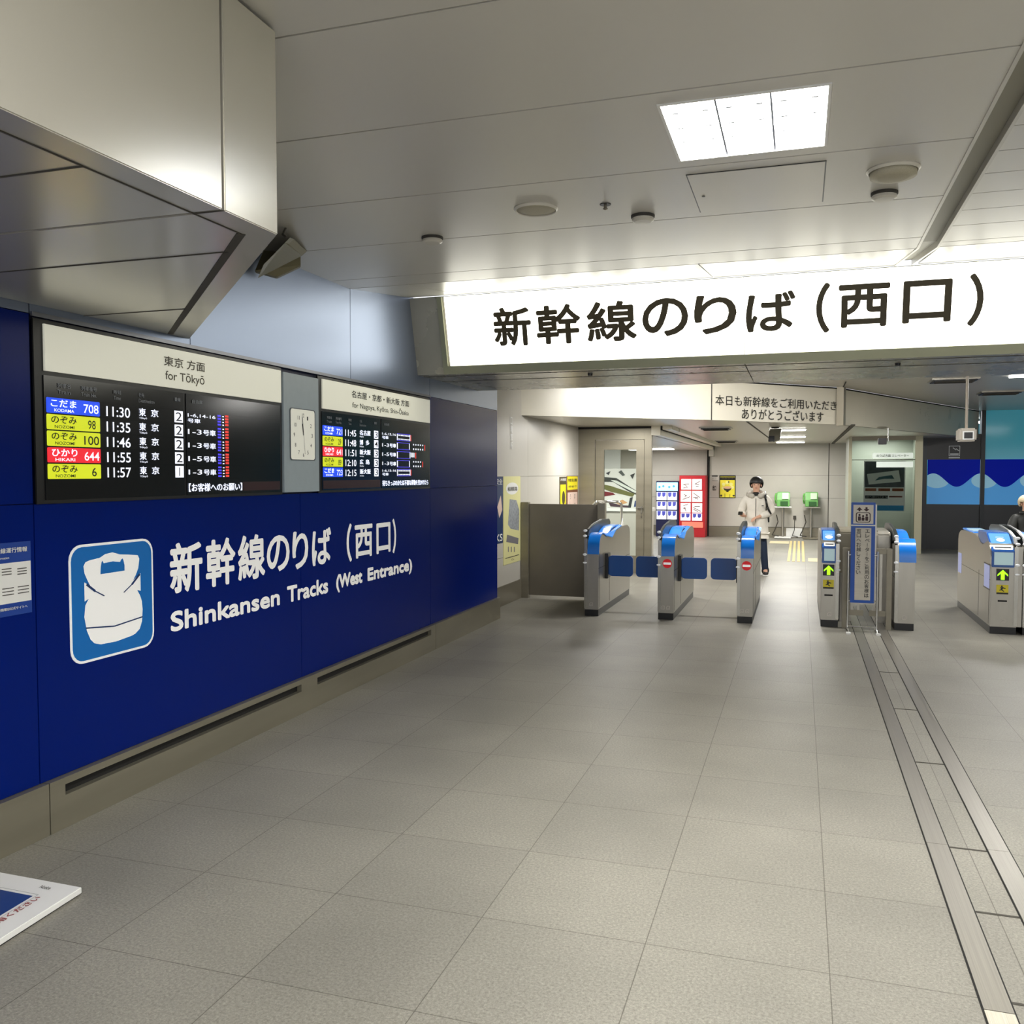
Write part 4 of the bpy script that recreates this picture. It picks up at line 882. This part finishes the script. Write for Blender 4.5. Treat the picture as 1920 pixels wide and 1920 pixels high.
MB().tube((4.64, 15.9, 2.40), (4.645, 15.9, 2.18), .012).build('drop_pole', CH, t)
MB().box(4.49, 4.62, 15.85, 15.95, 2.13, 2.23).build('housing', BLACK, t, bevel=.006)

# ------------------------------------------------------------------ elevator enclosure
ev = thing('elevator_enclosure', (4.95, 20, 0), 'pale green glass elevator enclosure with steel posts left of the smoking room', 'elevator')
EF = mat('elev_frame', (168, 164, 140), .35, .5)
PG = mat('pale_green_wall', (166, 172, 162), .35)
MB().box(4.24, 4.30, 19.98, 20.06, 0, 2.44).build('post', EF, ev); MB().box(5.52, 5.66, 19.98, 20.10, 0, 2.44).build('post', EF, ev)
MB().box(4.30, 5.52, 20.0, 20.05, 2.34, 2.44).build('top_rail', STEELD, ev)
MB().box(4.30, 5.52, 20.0, 20.04, 1.93, 1.945).build('mid_rail', GAP, ev)
MB().box(4.30, 5.52, 20.015, 20.025, .02, 2.34).build('glass_panel', GLASS, ev)
MB().box(5.60, 5.66, 20.1, 21.2, 0, 2.44).box(4.24, 5.66, 21.2, 21.28, 0, 2.44).build('rear_wall', PG, ev)
MB().box(4.24, 4.30, 20.06, 21.2, 0, 2.44).build('side_wall', PG, ev)
s = Sheet((0, 20.0, 0), (1, 0, 0), (0, 0, 1), .004); s.poly(rrect(4.70, 1.965, 5.48, 2.08, .02)).rect(4.78, 1.78, 5.48, 1.90); s.build('lit_strip', mat('lit_strip', (222, 232, 222), .3, emit=.5), ev)
s = Sheet((0, 20.0, 0), (1, 0, 0), (0, 0, 1), .006); s.text('のりば方面 エレベーター', 4.78, 1.99, 5.4, 2.05, .01); s.build('lettering', GAP, ev)
t = thing('wall_poster', (4.95, 20.3, .88), 'large travel poster with a dark photo and blue foot inside the elevator glass', 'poster')
MB().box(4.56, 5.37, 20.3, 20.32, .86, 1.92).build('paper', mat('posterp', (208, 210, 200), .4, emit=.12), t)
Z = lambda l: Sheet((4.56, 20.3, .86), (1, 0, 0), (0, 0, 1), l)
Z(.002).rect(.02, .5, .79, 1.04).build('photo', mat('pphoto', (62, 72, 74), .5, var=.5, scale=6), t)
Z(.003).poly([(.1, .56), (.72, .62), (.68, .86), (.06, .78)]).build('paper_slip', mat('slip', (196, 204, 190), .5, emit=.1), t)
Z(.004).poly([(.22, .64), (.4, .68), (.6, .68), (.55, .76), (.3, .72)]).build('blue_wave', mat('bwave', (70, 120, 125), .5), t)
Z(.002).rect(.03, .42, .25, .48).rect(.29, .42, .52, .48).rect(.56, .42, .78, .48).build('orange_tag', mat('porange', (196, 110, 60), .5), t)
Z(.002).rect(.03, .26, .48, .33).build('dark_band', mat('pdark', (60, 72, 74), .5), t)
Z(.002).rect(.02, .01, .79, .12).build('blue_band', mat('pblue', (50, 130, 175), .5, emit=.1), t)
s = Z(.003); s.text('旅へ出かけよう', .05, .275, .46, .315, .01); s.build('lettering', WHITE, t)
Z(.002).rect(.5, .29, .76, .32).build('orange_line', mat('pbr', (180, 110, 90), .5), t)

# ------------------------------------------------------------------ smoking room glass front
sr = thing('smoking_room_front', (7, 21.3, 0), 'dark glass front of the smoking room with blue wave film at the right', 'glass front')
DG = mat('dark_panel', (34, 37, 40), .25)
MB().box(5.80, 6.96, 21.3, 21.36, 0, .985).box(7.02, 9.6, 21.3, 21.36, 0, .985).build('lower_panel', DG, sr)
MB().box(5.86, 6.96, 21.3, 21.36, 1.955, 2.5).build('upper_panel', mat('umber_panel', (30, 27, 22), .3), sr)
MB().box(5.80, 5.90, 21.24, 21.36, 0, 2.5).box(6.95, 7.03, 21.24, 21.36, 0, 3.0).build('post', mat('post_dark', (22, 30, 34), .3), sr)
MB().box(7.03, 9.6, 21.32, 21.33, 1.955, 3.0).build('pane', mat('teal_glass', (70, 160, 180), .1, emit=.25), sr)
F1 = mat('film_light', (70, 150, 215), .3, emit=.35); F2 = mat('film_dark', (0, 22, 150), .35, spec=.1, emit=.35); F3 = mat('film_pale', (140, 190, 215), .3, emit=.35)
for x0, x1 in ((5.915, 6.945), (7.035, 9.6)):
    MB().box(x0, x1, 21.295, 21.3, .985, 1.955).build('light_film', F1, sr)
    s = Sheet((0, 21.295, 0), (1, 0, 0), (0, 0, 1), .003)
    zw = lambda x: 1.51+.145*math.cos((x-6.03)*2*PI/.93)
    n = int((x1-x0)/.03); xs = [x0+(x1-x0)*k/n for k in range(n+1)]
    for a, b in zip(xs, xs[1:]): s.poly([(a, zw(a)), (b, zw(b)), (b, 1.955), (a, 1.955)])
    s.build('dark_film', F2, sr)
    s = Sheet((0, 21.295, 0), (1, 0, 0), (0, 0, 1), .0015)
    k = -1
    while 6.08+.93*k < x1+.3:
        c0 = 6.10+.93*k; P_ = [(min(max(a, x0), x1), b) for a, b in ell(c0, 1.50, .25, .165, 26)]
        if c0+.2 > x0 and c0-.2 < x1: s.poly(P_)
        k += 1
    s.build('pale_film', F3, sr)
t = thing('smoking_sign', (6.44, 21.3, 2.05), 'small white outlined smoking symbol on the dark panel of the smoking room', 'sign')
s = Sheet((6.44, 21.3, 2.14), (1, 0, 0), (0, 0, 1), .004); s.ring([(-.11, -.11), (.11, -.11), (.11, .11), (-.11, .11)], .012); s.rect(-.085, -.085, .085, -.055).line((-.03, .07), (.03, .02), .015).line((.03, .05), (.09, .0), .015).rect(-.11, -.16, .11, -.135); s.build('symbol', mat('sign_grey', (196, 198, 198), .4, emit=.15), t)
t = thing('hanging_duct', (7.25, 22.2, 0), 'grey green drum hanging behind the glass at the top right', 'duct')
MB().lathe((7.3, 22.0, 2.25), [(.02, 0), (.22, .1), (.26, .2), (.26, .75)], 24).build('shell', mat('drum', (70, 92, 92), .35, .3), t, smooth=True)

# ------------------------------------------------------------------ people
def skin_mesh(name, J, E, m, parent, sub=2, root='pelvis'):
    """J: name -> (x, y, z, r); E: pairs of names.  One continuous surface grown round the skeleton."""
    me = bpy.data.meshes.new(name); ks = list(J); ix = {k: i for i, k in enumerate(ks)}
    me.from_pydata([J[k][:3] for k in ks], [(ix[a], ix[b]) for a, b in E], [])
    o = bpy.data.objects.new(name, me); COL.objects.link(o)
    md = o.modifiers.new('s', 'SKIN'); md.use_smooth_shade = True; md.branch_smoothing = .6
    for i, k in enumerate(ks):
        v = me.skin_vertices[0].data[i]; r = J[k][3]; v.radius = (r, r) if not isinstance(r, tuple) else r; v.use_root = (k == root)
    sb2 = o.modifiers.new('u', 'SUBSURF'); sb2.levels = sub; sb2.render_levels = sub
    bpy.context.view_layer.update()
    dg = bpy.context.evaluated_depsgraph_get(); me2 = bpy.data.meshes.new_from_object(o.evaluated_get(dg))
    bpy.data.objects.remove(o)
    for p in me2.polygons: p.use_smooth = True
    return link(name, me2, m, parent)

def hand_chain(J, E, side, wrist, d, nrm, curl=.35):
    """palm, four unequal fingers and a thumb on the side of the palm"""
    w = Vector(wrist); d = Vector(d).normalized(); n = Vector(nrm).normalized(); s_ = d.cross(n).normalized()
    def add(k, v, r): J[side+k] = (v.x, v.y, v.z, r)
    add('palm', w+d*.045, (.030, .020)); E.append((side+'wrist', side+'palm')); add('knuck', w+d*.075, (.034, .018)); E.append((side+'palm', side+'knuck'))
    for i, (o_, L_) in enumerate(((-.027, .062), (-.009, .072), (.009, .068), (.027, .052))):
        b = w+d*.085+s_*o_; c1 = b+(d*.9+n*curl).normalized()*L_*.5; c2 = c1+(d*.6+n*(curl+.6)).normalized()*L_*.5
        add('f%da' % i, b, .009); add('f%db' % i, c1, .008); add('f%dc' % i, c2, .007)
        E += [(side+'knuck', side+'f%da' % i), (side+'f%da' % i, side+'f%db' % i), (side+'f%db' % i, side+'f%dc' % i)]
    sd = -1 if side == 'r' else 1
    b = w+d*.03+s_*.035*sd*-1; c1 = b+(d*.7+s_*-.7*sd+n*.3).normalized()*.03; c2 = c1+(d+n*.5).normalized()*.025
    add('ta', b, .011); add('tb', c1, .009); add('tc', c2, .008); E += [(side+'palm', side+'ta'), (side+'ta', side+'tb'), (side+'tb', side+'tc')]

def person(x, y, label, yaw, pose, colors, scale=1., hair_long=False, mask=False, extra=None):
    t = thing('person', (0, 0, 0), label, 'person')
    J = dict(pelvis=(0, .0, .86, (.12, .10)), waist=(0, .0, .98, (.115, .09)), chest=(0, -.01, 1.15, (.14, .10)), neckb=(0, -.005, 1.30, .075), neck=(0, -.015, 1.36, .052), jaw=(0, -.035, 1.415, (.058, .068)), head=(0, -.025, 1.485, (.074, .09)), crown=(0, -.02, 1.545, (.066, .08)))
    J['rsho'] = (-.165, .0, 1.265, .055); J['lsho'] = (.165, .0, 1.265, .055)
    J['relb'] = pose['relb']+(.043,); J['lelb'] = pose['lelb']+(.043,); J['rwrist'] = pose['rwr']+(.027,); J['lwrist'] = pose['lwr']+(.027,)
    for sd, s_ in (('r', -1), ('l', 1)):
        k = pose['legs'][sd]
        J[sd+'hip'] = (.085*s_, .0, .80, .085); J[sd+'knee'] = k[0]+(.058,); J[sd+'ank'] = k[1]+(.038,); J[sd+'toe'] = k[2]+(.032,)
    E = [('pelvis', 'waist'), ('waist', 'chest'), ('chest', 'neckb'), ('neckb', 'neck'), ('neck', 'jaw'), ('jaw', 'head'), ('head', 'crown')]
    for sd in 'rl': E += [('chest', sd+'sho'), (sd+'sho', sd+'elb'), (sd+'elb', sd+'wrist'), ('pelvis', sd+'hip'), (sd+'hip', sd+'knee'), (sd+'knee', sd+'ank'), (sd+'ank', sd+'toe')]
    for sd in 'rl':
        e = Vector(J[sd+'elb'][:3]); w = Vector(J[sd+'wrist'][:3]); hand_chain(J, E, sd, w, (w-e)+Vector((0, -.05, -.02)), (0, 0, 1) if sd == 'r' else (0, 0, -1))
    body = skin_mesh('body', J, E, colors['skin'], t)
    # clothes
    K = {k: J[k] for k in ('pelvis', 'waist', 'chest', 'neckb', 'rsho', 'lsho', 'relb', 'lelb')}
    K['pelvis'] = (0, 0, .80, (.205, .175)); K['waist'] = (0, 0, .97, (.17, .14)); K['chest'] = (0, 0, 1.15, (.185, .145)); K['neckb'] = (0, 0, 1.29, .105)
    K['hem'] = (0, 0, .69, (.215, .185))
    for sd in 'rl':
        K[sd+'sho'] = J[sd+'sho'][:3]+(.085,); K[sd+'elb'] = J[sd+'elb'][:3]+(.076,)
        a = Vector(J[sd+'elb'][:3]); b = Vector(J[sd+'wrist'][:3]); m_ = a.lerp(b, .85); K[sd+'cuff'] = tuple(m_)+(.052,)
    Ek = [('hem', 'pelvis'), ('pelvis', 'waist'), ('waist', 'chest'), ('chest', 'neckb')]
    for sd in 'rl': Ek += [('chest', sd+'sho'), (sd+'sho', sd+'elb'), (sd+'elb', sd+'cuff')]
    jk = skin_mesh('jacket', K, Ek, colors['jacket'], t)
    T = dict(pelvis=(0, 0, .78, (.11, .10))); Et = []
    for sd in 'rl':
        for k, r in (('hip', .092), ('knee', .068), ('ank', .056)): T[sd+k] = (J[sd+k][0]*(.85 if k == 'hip' else 1), J[sd+k][1], J[sd+k][2]-(.03 if k != 'knee' else 0), r)
        Et += [('pelvis', sd+'hip'), (sd+'hip', sd+'knee'), (sd+'knee', sd+'ank')]
    skin_mesh('trousers', T, Et, colors['trousers'], t)
    for sd in 'rl':
        a = J[sd+'ank']; b = J[sd+'toe']; d = (Vector(b[:3])-Vector(a[:3])); d.z = 0; d.normalize()
        h = Vector((a[0], a[1], .04))-d*.03; mb = MB(); c0 = h+d*.10
        mb.ball((h.x, h.y, .075), .066, (.95, 1.0, 1.1)); mb.ball((c0.x, c0.y, .035), .05, (.95, 1.9, .7)); e = mb.build('shoe', colors['shoe'], t, smooth=True)
        MB().box(c0.x-.045, c0.x+.045, c0.y-.09, c0.y+.12, 0, .016).build('sole', WHITE, e, bevel=.006)
    # hair, face
    mb = MB(); mb.ball((0, .0, 1.50), .112, (1.0, 1.04, 1.04), 24, 18)
    bmesh.ops.delete(mb.bm, geom=[v for v in mb.bm.verts if (v.co.y < -.055 and v.co.z < 1.50) or v.co.z < (1.36 if hair_long else 1.42) or (v.co.z < 1.455 and v.co.y < -.01)], context='VERTS')
    hr = mb.build('hair', colors['hair'], t, smooth=True)
    md = hr.modifiers.new('k', 'SOLIDIFY'); md.thickness = .014
    mb = MB()
    for k in range(7): mb.prism([(-.075+k*.022, -.098+abs(k-3)*.008, 1.545), (-.053+k*.022, -.098+abs(k-3)*.008, 1.545), (-.064+k*.022, -.106+abs(k-3)*.008, 1.482+(k % 2)*.008)], (0, .012, .004))
    mb.build('fringe', colors['hair'], t)
    MB().ball((-.03, -.106, 1.478), .010, (1.3, .5, .6)).ball((.03, -.106, 1.478), .010, (1.3, .5, .6)).build('eye', BLACK, t, smooth=True)
    MB().ball((0, -.118, 1.452), .013, (.8, 1, 1.3)).build('nose', colors['skin'], t, smooth=True)
    MB().ball((-.078, -.02, 1.465), .02, (.4, .8, 1.2)).ball((.078, -.02, 1.465), .02, (.4, .8, 1.2)).build('ear', colors['skin'], t, smooth=True)
    if mask: MB().ball((0, -.085, 1.435), .055, (1, .65, .8)).build('face_mask', WHITE, t, smooth=True)
    else: MB().ball((0, -.104, 1.425), .016, (1.3, .5, .3)).build('mouth', mat('lips', (170, 100, 95), .5), t, smooth=True)
    if extra: extra(t)
    t.location = (x, y, 0); t.rotation_euler = (0, 0, yaw); t.scale = (scale,)*3
    return t
p1 = dict(skin=SKIN, hair=HAIR, jacket=mat('white_jacket', (222, 216, 204), .7, var=.08, scale=8, bump=.3), trousers=mat('dark_jeans', (16, 34, 58), .7, var=.15, scale=30), shoe=mat('dark_shoe', (28, 24, 24), .5))
pose1 = dict(relb=(-.24, .02, 1.03), lelb=(.25, .03, 1.03), rwr=(-.19, -.19, .985), lwr=(.03, -.2, .955),
    legs=dict(r=((-.08, -.03, .45), (-.07, .0, .085), (-.08, -.13, .035)), l=((.12, -.02, .45), (.155, .02, .085), (.165, -.11, .035))))

def p1_extra(t):
    hg = mat('hood_grey', (182, 176, 164), .8, bump=.3, scale=20, var=.05)
    mb = MB()
    P = [Vector((.125*math.cos(a), .03+.105*math.sin(a)-(.03 if math.sin(a) < 0 else 0), 1.325+.035*math.sin(a))) for a in [math.radians(k) for k in range(-60, 241, 20)]]
    for a, b in zip(P, P[1:]): mb.tube(a, b, .042, n=10)
    for a in P: mb.ball(a, .042, seg=10, rings=6)
    mb.build('hood', hg, t, smooth=True)
    MB().ball((0, -.045, 1.325), .07, (1, .9, .55)).build('inner_shirt', BLACK, t, smooth=True)
    MB().path([(0, -.142, 1.26), (0, -.152, 1.12), (0, -.150, .95), (0, -.155, .74)], .006, 6).build('zipper', GAP, t)
    MB().box(.09, .125, -.158, -.15, 1.13, 1.145).build('chest_mark', BLACK, t)
person(2.60, 15.0, 'person in a white hooded jacket and dark jeans holding a phone behind the gates', .0, pose1, p1, .995, extra=p1_extra)
t = thing('phone', (2.39, 14.72, 1.0), 'small dark phone in the hand of the person in the white jacket', 'phone')
MB().prism([(2.335, 14.64, .99), (2.405, 14.64, .99), (2.405, 14.76, 1.03), (2.335, 14.76, 1.03)], (0, -.003, .01)).build('case', BLACK, t)
MB().prism([(2.34, 14.646, 1.0015), (2.40, 14.646, 1.0015), (2.40, 14.754, 1.038), (2.34, 14.754, 1.038)], (0, -.001, .002)).build('screen', SCREEN, t)
t = thing('backpack', (2.6, 15.2, 1.0), 'black backpack on the back of the person in the white jacket', 'backpack')
MB().box(2.47, 2.80, 15.15, 15.34, .80, 1.24).build('bag', BLACK, t, bevel=.05)
MB().path([(2.745, 15.16, 1.30), (2.735, 15.0, 1.345), (2.745, 14.87, 1.26), (2.775, 14.845, 1.12), (2.83, 14.93, 1.0)], .017).build('strap', BLACK, t, smooth=True)

pose2 = dict(relb=(-.26, -.06, 1.0), lelb=(.25, .0, 1.0), rwr=(-.24, -.24, .86), lwr=(.12, -.24, .95),
    legs=dict(r=((-.09, -.04, .45), (-.09, .02, .085), (-.09, -.11, .035)), l=((.10, -.02, .45), (.11, .03, .085), (.12, -.10, .035))))
p2 = dict(skin=SKIN, hair=mat('fair_hair', (214, 196, 164), .6, var=.15, scale=60), jacket=mat('dark_coat', (38, 40, 38), .6, var=.2, scale=10, bump=.3), trousers=mat('maroon_trousers', (52, 26, 26), .7), shoe=mat('dark_shoe', (28, 24, 24), .5))
def p2_extra(t):
    MB().ball((0, .0, 1.325), .085, (1.1, 1, .5)).build('collar', p2['jacket'], t, smooth=True)
person(6.18, 13.6, 'short fair haired person in a dark coat and white mask beyond the right gates', .25, pose2, p2, .845, mask=True, extra=p2_extra)
t = thing('shoulder_bag', (6.1, 13.3, .5), 'grey brown bag carried by the fair haired person at the right edge', 'bag')
MB().prism([(5.98, 13.1, .55), (6.28, 13.1, .55), (6.26, 13.1, .86), (6.06, 13.1, .88)], (0, .1, 0)).build('bag', mat('bag_taupe', (98, 88, 80), .7, var=.2, scale=50), t, bevel=.02)
MB().path([(6.08, 13.15, .86), (6.14, 13.2, .98), (6.22, 13.15, .86)], .01).build('strap', BLACK, t)

# ------------------------------------------------------------------ light
def area(x, y, z, sx, sy, power, rot=(0, 0, 0), c=(1, .98, .94)):
    l = bpy.data.lights.new('lamp_and_fill_light', 'AREA'); l.shape = 'RECTANGLE'; l.size = sx; l.size_y = sy; l.energy = power; l.color = c
    o = bpy.data.objects.new('lamp_and_fill_light', l); COL.objects.link(o); o.location = (x, y, z); o.rotation_euler = rot; return o
area(3.05, 3.77, 3.15, .6, .6, 85)
for x, y in ((3.05, .3), (3.05, -2.4), (6.4, 3.8), (6.4, .3), (9.5, 3.8)): area(x, y, 3.04, .9, .9, 74)
area(2.2, 11.0, 2.96, 1.2, .6, 150, rot=(.6, 0, 0)); area(5.0, 10.4, 2.98, 1.8, .9, 120, rot=(.25, 0, 0)); area(6.32, 13.8, 2.96, .6, .4, 60); area(8.6, 12.5, 2.98, 1.2, 1.2, 60)  # first lamp added without a fixture, tilted at the fascia to brighten it
area(3.05, 16.2, 2.38, .6, .3, 55); area(3.1, 19.3, 2.38, .6, .3, 65); area(3.05, 22.3, 2.38, .6, .3, 50); area(-.3, 22.0, 2.23, .9, .6, 60); area(-.3, 16.2, 2.2, .9, .6, 50)
area(.6, 13.3, 2.40, .5, .5, 40)  # added lamp without a fixture, brightens the steel door wall
area(4.9, 20.6, 2.38, .9, .4, 19); area(8.2, 24.3, 2.85, 1.8, .3, 50, c=(.8, 1, 1))
# world fill light added, entering from the open end behind the camera
w = bpy.data.worlds.new('station'); bpy.context.scene.world = w; w.use_nodes = True
bg = w.node_tree.nodes['Background']; bg.inputs[0].default_value = (.93, .95, 1, 1); bg.inputs[1].default_value = 1.25

# ------------------------------------------------------------------ camera
F = 1670.; P = math.atan(72/F); TH = math.atan(540*math.cos(P)/F)
cam = bpy.data.cameras.new('camera'); cam.sensor_width = 36; cam.lens = 36*F/1920; cam.clip_start = .05
co = bpy.data.objects.new('camera', cam); COL.objects.link(co)
co.location = (3.27, 0, 1.65); co.rotation_euler = (PI/2-P, 0, TH)
sc = bpy.context.scene; sc.camera = co
sc.view_settings.view_transform = 'Standard'; sc.view_settings.look = 'None'; sc.view_settings.exposure = .14
sc.cycles.use_denoising = True; sc.cycles.max_bounces = 5; sc.cycles.diffuse_bounces = 3; sc.cycles.glossy_bounces = 3; sc.cycles.transmission_bounces = 4; sc.cycles.adaptive_threshold = .1; sc.cycles.use_adaptive_sampling = True; sc.cycles.caustics_reflective = False; sc.cycles.caustics_refractive = False; sc.cycles.sample_clamp_indirect = 4
